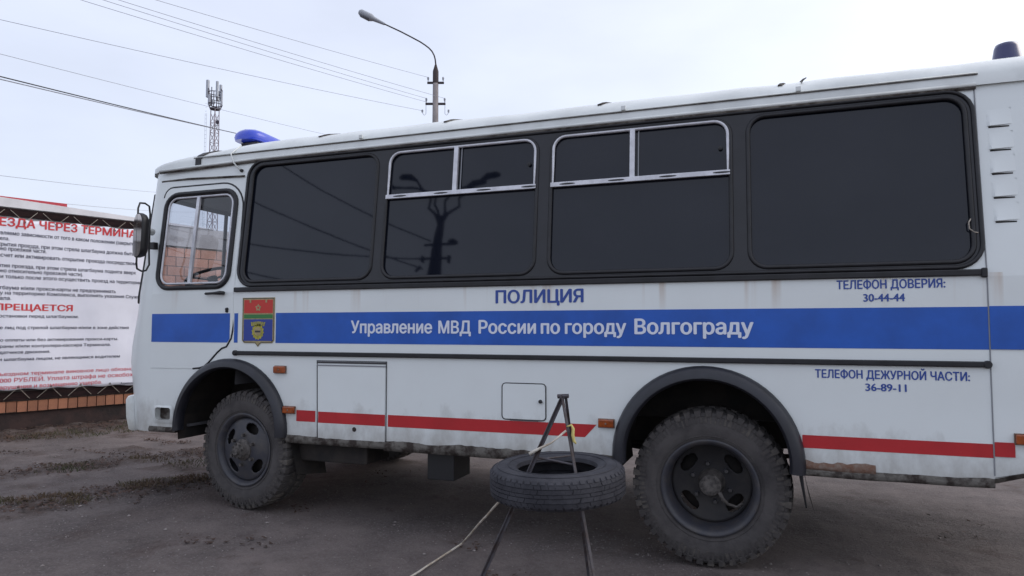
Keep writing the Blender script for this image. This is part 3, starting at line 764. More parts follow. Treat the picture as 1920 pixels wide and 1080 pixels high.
# rubber strap over the front roof joint and the other roof joints
def strap(x, w, m, lean=.0, i0=0, th=.010, name='roof_strap', par=roof):
    v = []; f = []; n = nr-2*i0
    for i in range(i0, nr-i0):
        for dx in (0, w):
            v.append(roofpt(x+dx+lean*i, i, th)-V((0, .008 if RSF[i][0] < 1.2 else -.008, 0)))
    for i in range(n-1): f.append((2*i, 2*i+1, 2*i+3, 2*i+2))
    o = mesh_obj(name, v, f, m, par); sm_ = o.modifiers.new('s', 'SOLIDIFY'); sm_.thickness = th+.004; sm_.offset = -1 ; return o
strap(-4.13, .055, M['rubber'], .0)
for x in (-3.02, -1.93, -.78, .36): strap(x, .026, M['sill'], .014, 3, name='roof_joint', th=.007)
for x in (-2.55, -.56, .50):
    MB().box((x, .088, 2.865), (x+.030, .106, 2.895)).build('roof_clip', M['roof'], roof, bevel=.003)
MB().tube([(.535, .20, 2.940), (.545, .20, 2.962), (.565, .19, 2.975), (.548, .19, 2.968), (.53, .20, 2.955)], .004, 6).build('torn_clip', M['sill'], roof)
MB().tube([roofpt(-3.74, 3, .01), (-3.74, .075, 2.85), (-3.72, .085, 2.78), (-3.665, .098, 2.715)], .006, 6).build('aerial_lead', M['roof'], bus, smooth=True)
MB().lathe([(0, -.02), (.012, -.018), (.014, 0)], 10, 'Y', (-3.655, .115, 2.712)).build('cable_gland', M['black'], bus)

# black window band and windows
plate_obj('window_band', M['band'], bus, rrect(-3.585, 1.412, 1.765, 2.778, .13), [rrect(a, b, 1.80, 2.742, .10) for a, b in ((-3.535, -2.385), (-2.295, -1.135), (-1.035, .120), (.222, 1.372))], .006, -.001)
MB().tube([S(x, z, .006) for x, z in resample(rrect(-3.582, 1.410, 1.770, 2.776, .13), .4)], .012, 8, True).build('band_rubber', M['rubber'], bus, smooth=True)
def window(a, b, vent):
    w = MB().tube([S(x, z, .003) for x, z in resample(rrect(a, b, 1.80, 2.742, .10))], .014, 8, True).build('window', M['rubber'], bus, smooth=True)
    plate_obj('pane', M['tint'], w, rrect(a+.004, b-.004, 1.804, 2.738, .096), [], .003, -.012)
    if vent:
        x0, x1, z0, z1 = a+.012, b-.016, 2.405, 2.735
        xm = x0+(x1-x0)*.475
        P = rrect(x0, x1, z0, z1, .1, 6, (.0, .0, .085, .085))
        op = P[0:1] and [p for p in P]
        loop = [(x1, z0)]+[p for p in P if p[1] > z0+.001]+[(x0, z0)]
        fr = MB().tube([S(x, z, .008) for x, z in resample(loop)[:-1 if False else None]], .0115, 6, True).build('vent_frame', M['alu'], w, smooth=True)
        c = MB(); c.box((xm-.016, -.019, 0), (xm+.016, -.002, 1))
        P = [S(x, z, o) for x, z, o in ((xm-.016, z0, .018), (xm+.016, z0, .018), (xm+.016, z1, .018), (xm-.016, z1, .018), (xm-.016, z0, -.004), (xm+.016, z0, -.004), (xm+.016, z1, -.004), (xm-.016, z1, -.004))]
        mesh_obj('vent_divider', P, [(0,1,2,3),(7,6,5,4),(4,5,1,0),(5,6,2,1),(6,7,3,2),(7,4,0,3)], M['alu'], w)
        P = [S(x, z, o) for x, z, o in ((x0-.012, z0-.022, .022), (x1+.012, z0-.022, .022), (x1+.012, z0+.010, .022), (x0-.012, z0+.010, .022), (x0-.012, z0-.022, -.002), (x1+.012, z0-.022, -.002), (x1+.012, z0+.010, -.002), (x0-.012, z0+.010, -.002))]
        mesh_obj('vent_sill', P, [(0,1,2,3),(7,6,5,4),(4,5,1,0),(5,6,2,1),(6,7,3,2),(7,4,0,3)], M['alu'], w, bevel=.003)
        for k in range(4):
            cx = x0+.03+(x1-x0-.10)*(.02+.32*k)
            ov = [(cx+.055+.055*math.cos(q*PI/8), z0-.006+.006*math.sin(q*PI/8)) for q in range(16)]
            v, f = plate(ov, [], .001, .0222); mesh_obj('drain_slot', v, f, M['black'], w)
        # sliding leaf edge and its round catch
        if True:
            P = [S(x, z, o) for x, z, o in ((xm+.034, z0+.012, .0), (xm+.042, z0+.012, .0), (xm+.042, z1-.012, .0), (xm+.034, z1-.012, .0))]
            mesh_obj('sliding_leaf_edge', P, [(0, 1, 2, 3)], M['seamlight'], w)
        cc = S(x1-.045, z0+.155, .0)
        MB().lathe([(0, -.012), (.013, -.010), (.014, .006)], 14, 'Y', cc).build('catch', M['black'], w)
    return w
window(-3.535, -2.385, False); window(-2.295, -1.135, True); window(-1.035, .120, True); window(.222, 1.372, False)
# band on the far side and dark partition behind the cab
v, f = plate(rrect(-3.585, 1.412, 1.765, 2.778, .13), [], .006, -.001, SF); mesh_obj('window_band', v, f, M['band'], bus)
# frayed sealing cord at the rear window
MB().tube([S(1.362, 2.035, .012), S(1.350, 2.015, .016), S(1.352, 1.98, .016), S(1.375, 1.96, .014), S(1.392, 1.957, .012)], .0035, 6).build('loose_cord', M['cord'], bus, smooth=True)
# trims
def bar(name, m, x0, x1, z0, z1, th, fn=S, bevel=.006):
    P = [fn(x, z, o) for x, z, o in ((x0, z0, th), (x1, z0, th), (x1, z1, th), (x0, z1, th), (x0, z0, 0), (x1, z0, 0), (x1, z1, 0), (x0, z1, 0))]
    return mesh_obj(name, P, [(0,1,2,3),(7,6,5,4),(4,5,1,0),(5,6,2,1),(6,7,3,2),(7,4,0,3)], m, bus, bevel=bevel)
bar('belt_trim', M['rubber'], -3.60, 1.405, 1.722, 1.758, .018, lambda x, z, o: V((x, -o, z)))
bar('trim_end', M['rubber'], 1.392, 1.420, 1.712, 1.764, .026, lambda x, z, o: V((x, -o, z)))
bar('lower_trim', M['rubber'], -3.57, 1.395, 1.232, 1.264, .020)
for x in (-3.575, 1.405): MB().lathe([(0, -.026), (.016, -.026), (.021, -.02), (.021, 0)], 16, 'Y', (x, 0, 1.248)).build('trim_end', M['rubber'], bus, smooth=False)
bar('lower_trim', M['rubber'], -3.57, 1.395, 1.232, 1.264, .020, SF)
# stripes: vinyl sheets 1.5 mm proud
def stripe(name, m, P, off=.0015, fn=S):
    return mesh_obj(name, [fn(x, z, off) for x, z in P], [tuple(range(len(P)))], m, bus)
def rect(a, b, c, d): return [(a, c), (b, c), (b, d), (a, d)]
bz0, bz1 = 1.327, 1.556
stripe('blue_stripe', M['blue'], [(-4.440, bz0), (-3.66, bz0), (-3.637, bz0+.03), (-3.637, bz1), (-4.440, bz1)], .0055)
stripe('blue_stripe', M['blue'], rect(-3.598, -3.562, bz0, bz1)); stripe('blue_stripe', M['blue'], rect(-3.203, 1.418, bz0, bz1)); stripe('blue_stripe', M['blue'], rect(1.424, 2.14, bz0+.002, bz1+.003), .006)
rz0, rz1 = .748, .830
stripe('red_stripe', M['red'], rect(-3.0, -2.832, rz0, rz1)); stripe('red_stripe', M['red'], rect(-2.805, -2.243, rz0-.002, rz1-.003), .0055)
stripe('red_stripe', M['red'], [(-2.222, rz0-.004), (-.792, rz0), (-.716, rz1), (-2.222, rz1-.003)])
stripe('red_stripe', M['red'], rect(.488, 1.418, .757, .830)); stripe('red_stripe', M['red'], rect(1.424, 1.515, .766, .842), .006)
# writing
def LN(x, z, o): return V((x, -o, z))
lettering('ПОЛИЦИЯ', M['letter_blue'], bus, -1.405, -.795, 1.606, 1.696, LN, .002, .034, label='ПОЛИЦИЯ in blue above the stripe')
words = [('Управление', 657, 817, .093), ('МВД', 829, 893, .090), ('России', 908, 1020, .093), ('по', 1029, 1066, .093), ('городу', 1075, 1191, .093), ('Волгограду', 1206, 1419, .098)]
def x_at(px):        # measured position of each word along the stripe, metres
    return {657: -2.536, 817: -1.877, 829: -1.830, 893: -1.584, 908: -1.528, 1020: -1.117, 1029: -1.085, 1066: -.953, 1075: -.921, 1191: -.520, 1206: -.470, 1419: .236}[px]
for wd, a, b, cp in words:
    lettering(wd, M['letter_white'], bus, x_at(a), x_at(b), 1.403, 1.403+cp, LN, .003, .032)
lettering('ТЕЛЕФОН ДОВЕРИЯ:', M['letter_blue'], bus, .687, 1.226, 1.662, 1.713, LN, .002, .030)
lettering('30-44-44', M['letter_blue'], bus, .822, 1.030, 1.590, 1.636, LN, .002, .030)
lettering('ТЕЛЕФОН ДЕЖУРНОЙ ЧАСТИ:', M['letter_blue'], bus, .563, 1.325, 1.158, 1.207, LN, .002, .030)
lettering('36-89-11', M['letter_blue'], bus, .820, 1.024, 1.091, 1.135, LN, .002, .030)
# crest
cx, cz = -3.366, 1.50
def shield(g):
    x0, x1, z1, z0 = cx-.152+g, cx+.152-g, 1.675-g, 1.325+g
    return [(x0, z0+.02), (x0+.02, z0), (cx-.028, z0), (cx, z0-.028+g*.3), (cx+.028, z0), (x1-.02, z0), (x1, z0+.02), (x1, z1), (x0, z1)]
cr_ = plate_obj('crest', M['gold'], bus, shield(0), [], .003, .001)
mesh_obj('crest_outline', [LN(x, z, .0045) for x, z in shield(.004)]+[LN(x, z, .0045) for x, z in shield(.009)], [(k, (k+1) % 9, 9+(k+1) % 9, 9+k) for k in range(9)], M['seam'], cr_)
mesh_obj('red_field', [LN(x, z, .005) for x, z in rect(cx-.136, cx+.136, 1.555, 1.658)], [(0, 1, 2, 3)], M['crest_red'], cr_)
mesh_obj('green_bar', [LN(x, z, .005) for x, z in rect(cx-.136, cx+.136, 1.515, 1.545)], [(0, 1, 2, 3)], M['crest_green'], cr_)
mesh_obj('blue_field', [LN(x, z, .005) for x, z in rect(cx-.136, cx+.136, 1.342, 1.508)], [(0, 1, 2, 3)], M['crest_blue'], cr_)
st = []
for k in range(10):
    a = PI/2+k*PI/5; r = .030 if k % 2 == 0 else .019; st.append(LN(cx+r*math.cos(a), 1.597+r*math.sin(a), .0065))
mesh_obj('star', st, [tuple(range(10))], M['gold'], cr_)
mesh_obj('star_centre', [LN(cx+.009*math.cos(k*PI/4), 1.597+.009*math.sin(k*PI/4), .0072) for k in range(8)], [tuple(range(8))], M['crest_red'], cr_)
for dx in (-.075, .075): mesh_obj('tab', [LN(x, z, .0065) for x, z in rect(cx+dx-.008, cx+dx+.008, 1.636, 1.662)], [(0, 1, 2, 3)], M['gold'], cr_)
gr = []
for k in range(28):
    a = k*PI/14+PI/28; r = .060 if (k//1) % 2 else .050; gr.append(LN(cx+r*math.cos(a), 1.415+r*1.08*math.sin(a)-.002, .0065))
mesh_obj('gear', gr, [tuple(range(28))], M['crest_yellow'], cr_)
mesh_obj('gear_centre', [LN(cx+.034*math.cos(k*PI/8), 1.415+.034*math.sin(k*PI/8), .0072) for k in range(16)], [tuple(range(16))], M['gold'], cr_)
mesh_obj('gear_slot', [LN(x, z, .0078) for x, z in rect(cx-.026, cx+.026, 1.407, 1.421)], [(0, 1, 2, 3)], M['seam'], cr_)
mb = MB()
for k in range(7):
    x = cx-.054+k*.018; mb.add([LN(x-.006+abs(k-3)*0, 1.455, .0065), LN(x+.006, 1.455, .0065), LN(x+.009+(k-3)*.002, 1.492-abs(k-3)*.002, .0065), LN(x-.007+(k-3)*.002, 1.492-abs(k-3)*.002, .0065)], [(0, 1, 2, 3)])
mb.build('wheat', M['crest_yellow'], cr_)

# luggage hatch, fuel flap
ht = plate_obj('luggage_hatch', M['white'], bus, [(-2.803, .634), (-2.245, .634), (-2.245, 1.197), (-2.815, 1.197)], [], .005, .0)
ht_s = [(-2.812, .628), (-2.236, .628), (-2.236, 1.200), (-2.823, 1.200)]
MB().tube([S(x, z, .002) for x, z in ht_s], .0045, 5, True).build('gap', M['seam'], ht)
bar_o = bar('hatch_hinge', M['seam'], -2.822, -2.240, 1.182, 1.196, .010, bevel=.002)
bar('hatch_hinge', M['seamlight'], -2.822, -2.240, 1.163, 1.172, .010, bevel=.002)
MB().lathe([(0, -.012), (.012, -.012), (.017, -.006), (.017, 0)], 14, 'Y', (-2.495, 0, .712)).build('lock', M['sill'], ht)
fl = plate_obj('fuel_flap', M['white'], bus, rrect(-1.352, -1.056, .842, 1.072, .022, 4), [], .005, .001, bevel=.001)
MB().tube([S(x, z, .002) for x, z in rrect(-1.357, -1.051, .837, 1.077, .026, 4)], .0035, 5, True).build('gap', M['seam'], fl)
mesh_obj('lower_lip', [LN(x, z, .007) for x, z in rect(-1.30, -1.10, .832, .838)], [(0, 1, 2, 3)], M['seam'], fl)
MB().lathe([(0, -.020), (.010, -.020), (.013, -.01), (.013, 0)], 12, 'Y', (-1.087, 0, .962)).tube([(-1.087, -.018, .962), (-1.068, -.022, .958)], .004, 5).build('lock', M['black'], fl)
# side marker lamps
for (x, z, w, h) in ((-3.15, 1.127, .10, .052), (-3.06, .829, .10, .050), (-.652, .842, .098, .050), (1.565, .862, .098, .052)):
    b_ = MB().box((x-w/2, -.030, z-h/2), (x+w/2, -.004, z+h/2)).build('marker_lamp', M['amber'], bus, bevel=.007)
    MB().box((x-w/2-.004, -.010, z-h/2-.004), (x+w/2+.004, -.0, z+h/2+.004)).build('base', M['rust'], b_, bevel=.003)
    MB().lathe([(0, -.033), (.006, -.032), (.007, -.028)], 10, 'Y', (x, 0, z)).build('screw', M['rust'], b_)
# rear body seam and louvres
MB().tube([S(1.421, .665, .002), S(1.421, 1.2, .002), S(1.421, 1.72, .002), S(1.424, 2.79, .002)], .0035, 6).build('rear_seam', M['seamlight'], bus)
for k in range(5):
    z1 = 2.648-k*.134; z0 = z1-.094
    v = []; nn_ = 10
    for a in range(nn_+1):
        for b2 in range(nn_+1):
            u_, w_ = a/nn_, b2/nn_; x = 1.472+.118*u_; z = z1+.006*u_-(z1-z0)*w_
            o_ = .013*w_**1.4*(1-u_)**.6*min(1, u_*12)
            v.append(S(x, z, max(0, o_)))
    f = [(a*(nn_+1)+b2, a*(nn_+1)+b2+1, (a+1)*(nn_+1)+b2+1, (a+1)*(nn_+1)+b2) for a in range(nn_) for b2 in range(nn_)]
    n0 = len(v); v += [S(1.472+.118*a/nn_, z0+.006*a/nn_, .0) for a in range(nn_+1)]
    f += [(a*(nn_+1)+nn_, n0+a, n0+a+1, (a+1)*(nn_+1)+nn_) for a in range(nn_)]
    f += [(b2, b2+1, n0) for b2 in range(nn_)]
    mesh_obj('louvre', v, f, M['white'], bus, True, autosm=35)
    mesh_obj('louvre_slot', [S(1.478, z0-.001, .0015), S(1.575, z0-.003, .0015), S(1.575, z0-.010, .0015), S(1.478, z0-.011, .0015)], [(0, 1, 2, 3)], M['chassis'], bus)
# rear end wall
P = [S(XR_, .8), S(XR_, 1.72), S(XR_, 2.795), SF(XR_, 2.795), SF(XR_, 1.72), SF(XR_, .8)]
mesh_obj('rear_panel', [(p.x, p.y, p.z) for p in P], [(0, 1, 2, 3, 4, 5)], M['white'], bus)
# floor and partition
MB().box((-4.7, .10, .64), (-4.12, FARY-.06, .66)).box((-4.12, .5, 1.0), (-3.08, FARY-.5, 1.02)).build('cab_floor', M['interior'], bus)
MB().box((-3.08, .02, .78), (-.62, FARY-.02, .80)).box((.5, .02, .78), (XR_-.02, FARY-.02, .80)).box((-.62, .32, 1.24), (.5, FARY-.32, 1.26)).build('floor', M['chassis'], bus)
mesh_obj('partition', [(-3.6, .02, 1.0), (-3.6, FARY-.02, 1.0), (-3.6, FARY-.13, 2.78), (-3.6, .13, 2.78)], [(0, 1, 2, 3)], M['interior'], bus)
MB().box((-4.70, .34, .95), (-4.50, FARY-.32, 1.66)).build('dashboard', M['black'], bus, bevel=.04)
MB().box((-4.55, .95, .7), (-3.62, 1.5, 1.32)).build('engine_cover', M['black'], bus, bevel=.06)
# steering wheel and driver's seat
sw = MB(); q = Matrix.Rotation(math.radians(-20), 3, 'Y'); ctr = V((-4.40, .60, 1.90))
sw.tube([ctr+q @ V((.225*math.cos(k*PI/16), .225*math.sin(k*PI/16), 0)) for k in range(32)], .014, 8, True)
for a in (.3, 2.4, 4.5): sw.tube([ctr+q @ V((0, 0, -.03)), ctr+q @ V((.22*math.cos(a), .22*math.sin(a), 0))], .009, 6)
sw.tube([ctr+q @ V((0, 0, .0)), ctr+q @ V((0, 0, -.05)), ctr+V((-.25, 0, -.7))], [.045, .045, .025], 10)
sw.build('steering_wheel', M['black'], bus, smooth=True)
MB().box((-4.02, .38, 1.2), (-3.68, .84, 1.33)).build('seat', M['seatcloth'], bus, bevel=.04)
MB().box((-3.74, .38, 1.33), (-3.64, .84, 1.74)).build('backrest', M['seatcloth'], bus, bevel=.04)
# inner wheel wells
for (ax, az, r) in (ARC_R, ARC_F):
    v = []; f = []; P = arch(ax, az, r-.004, .55, 20)
    for x, z in P: v += [(x, .004, z), (x, .55, z)]
    for k in range(len(P)-1): f.append((2*k, 2*k+1, 2*k+3, 2*k+2))
    if ax < -1:
        f.append(tuple(2*k+1 for k in range(len(P))))
    else:                                                    # the rear well is open towards the chassis low down
        mid_ = [2*k+1 for k in range(len(P))]; f.append(tuple(mid_[3:-3]))
    mesh_obj('wheel_well', v, f, M['chassis'], bus)
# arch flares
def flare(ax, az, r, zfoot, w=.075, out=.062):
    v = []; f = []; n = 34; a = math.asin((zfoot-az)/r); m_ = 8
    prof_ = [(r+.014, 0), (r+.014, -.018), (r+.002, -.040), (r-.020, -out), (r-w+.012, -out-.004), (r-w, -out+.008), (r-w-.004, -.02), (r-w+.004, .02)]
    for k in range(n+1):
        t = a+(PI-2*a)*k/n
        for rr, y in prof_: v.append((ax+rr*math.cos(t), y, az+rr*math.sin(t)))
    for k in range(n):
        for j in range(m_-1): f.append((k*m_+j, (k+1)*m_+j, (k+1)*m_+j+1, k*m_+j+1))
    f.append(tuple(range(m_))); f.append(tuple(n*m_+j for j in range(m_))[::-1])
    return mesh_obj('wheel_arch_flare', v, f, M['flare'], bus, True, autosm=45)
flare(*ARC_R[:2], .545, .605, .070); flare(*ARC_F[:2], .530, .625, .060)
# sill: torn lower edge
def sill(x0, x1, zt, zb_, m, amp=.018, name='sill'):
    v = []; n = int((x1-x0)/.025)+1; f = []
    for k in range(n+1):
        x = x0+(x1-x0)*k/n
        a = noise.noise(V((x*4, 0, 1)))*amp+noise.noise(V((x*17, 0, 2)))*amp*.6; b_ = noise.noise(V((x*3, 5, 1)))*amp*.5
        v += [(x, -.001, zt+a+.012), (x, -.007, zt+a), (x, -.010+.004*noise.noise(V((x*20, 0, 0))), (zt+zb_)/2), (x, -.004, zb_+b_), (x, .09, zb_+b_+.004)]
    for k in range(n):
        for j in range(4): f.append((5*k+j, 5*k+j+1, 5*k+j+6, 5*k+j+5)[::-1])
    mesh_obj(name, v, f, m, bus, True)
sill(-3.09, -2.25, .632, .585, M['sill'], .006); sill(-2.25, -.60, .630, .575, M['sill'], .018)
sill(.49, 1.42, .632, .598, M['sill'], .010)
sill(.50, .86, .672, .630, M['rust'], .030, 'rust_patch')
sill(-4.44, -4.16, .632, .600, M['sill'], .004)
mesh_obj('rear_sill', [(1.42, -.005, .655), (1.62, -.005, .705), (XR_, -.005, .80), (XR_, .05, .775), (1.62, .05, .67), (1.42, .05, .61)], [(0, 1, 4, 5)[::-1], (1, 2, 3, 4)[::-1]], M['sill'], bus)
# chassis
for y in (.78, 1.56): MB().box((-4.7, y, .62), (2.0, y+.09, .80)).build('chassis_rail', M['chassis'], bus)
for x in (-4.4, -2.8, -1.3, .9): MB().box((x, .872, .64), (x+.1, 1.558, .76)).build('cross_member', M['chassis'], bus)
for ax in (-3.55, -.03):
    c = MB().tube([(ax, .30, .475), (ax, 2.14, .475)], .055, 12).lathe([(0.02, -.19), (.10, -.15), (.16, -.05), (.17, 0), (.16, .05), (.10, .15), (.02, .19)], 20, 'Y', (ax, 1.22, .47)).build('axle', M['chassis'], bus, smooth=True)
    for y in (.70, 1.62):
        mbq = MB()
        for L_, dz in ((.60, 0), (.48, .014), (.34, .028), (.2, .042)): mbq.tube([(ax-L_, y, .60-.0-dz), (ax, y, .54-dz), (ax+L_, y, .60-dz)], .014, 4)
        mbq.build('leaf_spring', M['chassis'], bus)
MB().tube([(-3.4, 1.2, .5), (-1.7, 1.22, .62), (-.2, 1.22, .48)], .04, 10).build('propeller_shaft', M['chassis'], bus)
MB().box((-2.1, 1.05, .42), (-1.55, 1.5, .72)).build('transfer_box', M['chassis'], bus, bevel=.04)
MB().box((-1.94, .06, .385), (-1.735, .34, .60)).build('battery_box', M['black'], bus, bevel=.006)
MB().tube([(-1.45, .35, .68), (-.75, .35, .68)], .11, 18).build('air_tank', M['chassis'], bus)
MB().box((-3.05, .10, .44), (-2.45, .42, .60)).build('step_box', M['chassis'], bus, bevel=.01)
MB().tube([(-2.4, .62, .54), (-1.95, .65, .50), (-1.2, .66, .55)], .045, 10).build('exhaust', M['chassis'], bus)
MB().add([(.49, .0, .62), (.50, .42, .62), (.535, .42, .40), (.545, .0, .385)], [(0, 1, 2, 3)]).build('mud_flap', M['chassis'], bus)
MB().add([(-3.07, .02, .61), (-3.04, .36, .61), (-2.98, .36, .30), (-3.0, .02, .35)], [(0, 1, 2, 3)]).build('mud_flap', M['chassis'], bus)
MB().add([(-.62, .03, .64), (-.60, .55, .64), (-.50, .55, 1.05), (-.52, .03, .95)], [(0, 1, 2, 3)]).build('inner_splash_guard', M['chassis'], bus)
MB().tube([(.475, -.02, .62), (.478, -.02, .58), (.50, -.01, .42)], [.012, .010, .004], 6).build('torn_flare_rubber', M['rubber'], bus)

# wheels
TYRE = [(.268, -.118), (.285, -.128), (.300, -.136), (.335, -.148), (.375, -.152), (.410, -.147), (.432, -.136), (.448, -.126), (.458, -.10), (.463, -.05), (.464, 0), (.463, .05), (.458, .10), (.448, .126), (.43, .136), (.375, .152), (.31, .136), (.27, .118), (.255, .10), (.255, -.10)]
def tyre_mesh():
    mb = MB().lathe(TYRE, 72, 'Y', close=True)
    for rr, y in ((.432, -.139), (.312, -.1425)): mb.tube([(rr*math.cos(k*PI/36), y, rr*math.sin(k*PI/36)) for k in range(72)], .0026, 5, True)
    return mb
def lugs_mesh(n=44):
    mb = MB()
    for k in range(n):
        for side_ in (-1, 1):
            a = 2*PI*(k+(.5 if side_ > 0 else 0))/n; w = 2*PI/n*.30
            # shoulder lug wrapping over onto the sidewall, then a slanted block towards the centre line
            for (ra, ya, rb_, yb_, wa, wb, sl) in ((.424, .142, .449, .128, w*.8, w, 0), (.449, .128, .456, .100, w, w, 0), (.456, .100, .461, .03, w, w*.9, .35)):
                def pt(r, y, da, h, sl_): A = a+da+sl_*(2*PI/n); return V(((r+h)*math.cos(A), side_*(y+(h*.4 if y > .12 else 0)), (r+h)*math.sin(A)))
                h = .014
                h1 = .006 if ra < .43 else h; h2 = h
                P = [pt(ra, ya, -wa, 0, 0), pt(ra, ya, wa, 0, 0), pt(rb_, yb_, wb, 0, sl), pt(rb_, yb_, -wb, 0, sl), pt(ra, ya, -wa, h1, 0), pt(ra, ya, wa, h1, 0), pt(rb_, yb_, wb, h2, sl), pt(rb_, yb_, -wb, h2, sl)]
                F = [(0,1,2,3),(7,6,5,4),(4,5,1,0),(5,6,2,1),(6,7,3,2),(7,4,0,3)]
                mb.add(P, F if side_ < 0 else [q_[::-1] for q_ in F])
    # ribs on the outer sidewall
    for k in range(90):
        a = 2*PI*k/90; w = .004+.006*random.random(); r0 = .395-.035*random.random()*random.random(); r1 = .428
        P = [V((r*math.cos(a+s_*w/r), -yy, r*math.sin(a+s_*w/r))) for r, yy in ((r0, .1485), (r1, .1400)) for s_ in (-1, 1)]
        P2 = [V((p.x, p.y-.0055, p.z)) for p in P]
        mb.add(P+P2, [(4, 5, 7, 6), (0, 1, 5, 4), (1, 3, 7, 5), (3, 2, 6, 7), (2, 0, 4, 6)])
    return mb
def disc_with_holes(r_out, y_c, y_o, holes, hr, m, parent, hub_r=.0, slant=0):
    """wheel disc built as a polar grid with openings cut as recessed cells"""
    v = []; f = []; na = 240; rads = [hub_r, .09, .11, .125]+[.135+.006*k for k in range(15)]+[.228, r_out]
    for r in rads:
        for k in range(na):
            a = 2*PI*k/na; t = max(0, (r-.10)/(r_out-.10)); v.append((r*math.cos(a), y_c+(y_o-y_c)*t**1.3, r*math.sin(a)))
    def inhole(r, a):
        for h in holes:
            d = (a-h+PI) % (2*PI)-PI
            if (abs(d)*.178/.064)**2.6+(abs(r-.183)/.034)**2.6 < 1: return True
        return False
    for j in range(len(rads)-1):
        for k in range(na):
            rr = (rads[j]+rads[j+1])/2; a = 2*PI*(k+.5)/na
            if inhole(rr, a): continue
            l = (k+1) % na; f.append((j*na+k, j*na+l, (j+1)*na+l, (j+1)*na+k))
    o = mesh_obj('disc', v, f, m, parent, True)
    s_ = o.modifiers.new('s', 'SOLIDIFY'); s_.thickness = .010; return o
_ty = tyre_mesh(); _lg = lugs_mesh()
ty_me = lg_me = None
def wheel(x, y, front, rz, spin, near=True):
    global ty_me, lg_me
    w = empty('wheel', (x, y, .477), bus)
    if ty_me is None:
        t_ = _ty.build('tyre', M['tyre'], w, smooth=True, autosm=35); ty_me = t_.data
        l_ = _lg.build('tread', M['lug'], w); lg_me = l_.data; l_['kind'] = 'stuff'
    else:
        for nm, me in (('tyre', ty_me), ('tread', lg_me)):
            q_ = bpy.data.objects.new(nm, me); COL.objects.link(q_); q_.parent = w
            if nm == 'tread': q_['kind'] = 'stuff'
    mm = M['rim'] if front else M['rimshade']
    MB().lathe([(.245, .12), (.245, -.06), (.250, -.10), (.262, -.128), (.276, -.140), (.290, -.142), (.292, -.134), (.280, -.130)], 64, 'Y').build('rim', M['rim'], w, smooth=True)
    if front:
        disc_with_holes(.246, -.130, -.095, [math.radians(a) for a in (66, 150, 228, 318)], .03, mm, w)
        MB().lathe([(0, -.06), (.20, -.05), (.225, .02), (.225, .10)], 40, 'Y').build('brake_drum', M['chassis'], w, smooth=True)
        hb = MB().lathe([(0, -.225), (.028, -.225), (.034, -.205), (.050, -.200), (.062, -.195), (.068, -.165), (.085, -.150), (.09, -.128)], 32, 'Y')
        hb.build('hub', M['hub'], w, smooth=True, autosm=30); br, by, hy = .052, -.198, -.135; nn = 8
    else:
        disc_with_holes(.246, .055, .035, [math.radians(a) for a in (42, 140, 222, 320)], .03, mm, w)
        hb = MB().lathe([(0, -.075), (.035, -.074), (.062, -.068), (.068, -.055), (.066, -.0), (.080, .03), (.088, .055)], 32, 'Y')
        hb.build('hub', M['hub'], w, smooth=True, autosm=30); br, by, hy = .050, -.068, .045; nn = 10
        MB().lathe([(.13, .085), (.20, .09), (.215, .12), (.215, .15)], 40, 'Y').build('brake_drum', M['chassis'], w, smooth=True)
        MB().tube([(.055, -.10, -.03), (.075, -.085, -.075), (.10, -.04, -.11), (.15, -.03, -.125), (.185, -.03, -.10)], [.012, .012, .010, .009, .008], 8).build('air_hose', M['hub'], w, smooth=True)
    bo = None
    for k in range(nn):
        a = 2*PI*k/nn+spin
        mbq = MB().lathe([(0, -.012), (.009, -.012), (.0095, .002)], 6, 'Y') if bo is None else None
        if bo is None: bo = mbq.build('hub_bolt', M['hub'], w); b_ = bo
        else: b_ = dup(bo, w)
        b_.location = (br*math.cos(a), by, br*math.sin(a))
    bo = None
    for k in range(6):
        a = 2*PI*k/6+spin+.2
        if bo is None: bo = MB().lathe([(0, -.030), (.012, -.030), (.014, -.026), (.014, -.004), (.019, 0)], 6, 'Y').build('wheel_nut', M['rim'] if not front else M['hub'], w); b_ = bo
        else: b_ = dup(bo, w)
        b_.location = (.118*math.cos(a), hy+.0, .118*math.sin(a))
    w.rotation_euler = (0, 0, rz) if near else (0, 0, rz+PI)
    return w
wf_ = wheel(-3.515, .185, True, math.radians(-6), .25); wf_.location.z = .497; wf_.scale = (.97, .97, .97)
wheel(-.035, .185, False, 0, .5)
wf_ = wheel(-3.515, FARY-.185, True, math.radians(-6), .25, False); wf_.location.z = .497; wf_.scale = (.97, .97, .97)
wheel(-.035, FARY-.185, False, 0, .1, False)

# mirror
mr_ = MB()
mr_.tube([(-4.47, -.0, 2.235), (-4.45, -.10, 2.245), (-4.40, -.14, 2.245)], [.03, .022, .018], 10)
mir = mr_.build('mirror_arm', M['roof'], bus, smooth=True)
loopP = [(-4.35, -.13, 1.95), (-4.345, -.14, 2.05), (-4.345, -.14, 2.36), (-4.345, -.15, 2.42), (-4.335, -.20, 2.435), (-4.31, -.27, 2.425), (-4.305, -.29, 2.38), (-4.305, -.29, 1.95), (-4.31, -.28, 1.905), (-4.33, -.22, 1.890), (-4.35, -.16, 1.90)]
MB().tube(loopP, .0075, 8, True).build('loop_bracket', M['black'], mir, smooth=True)
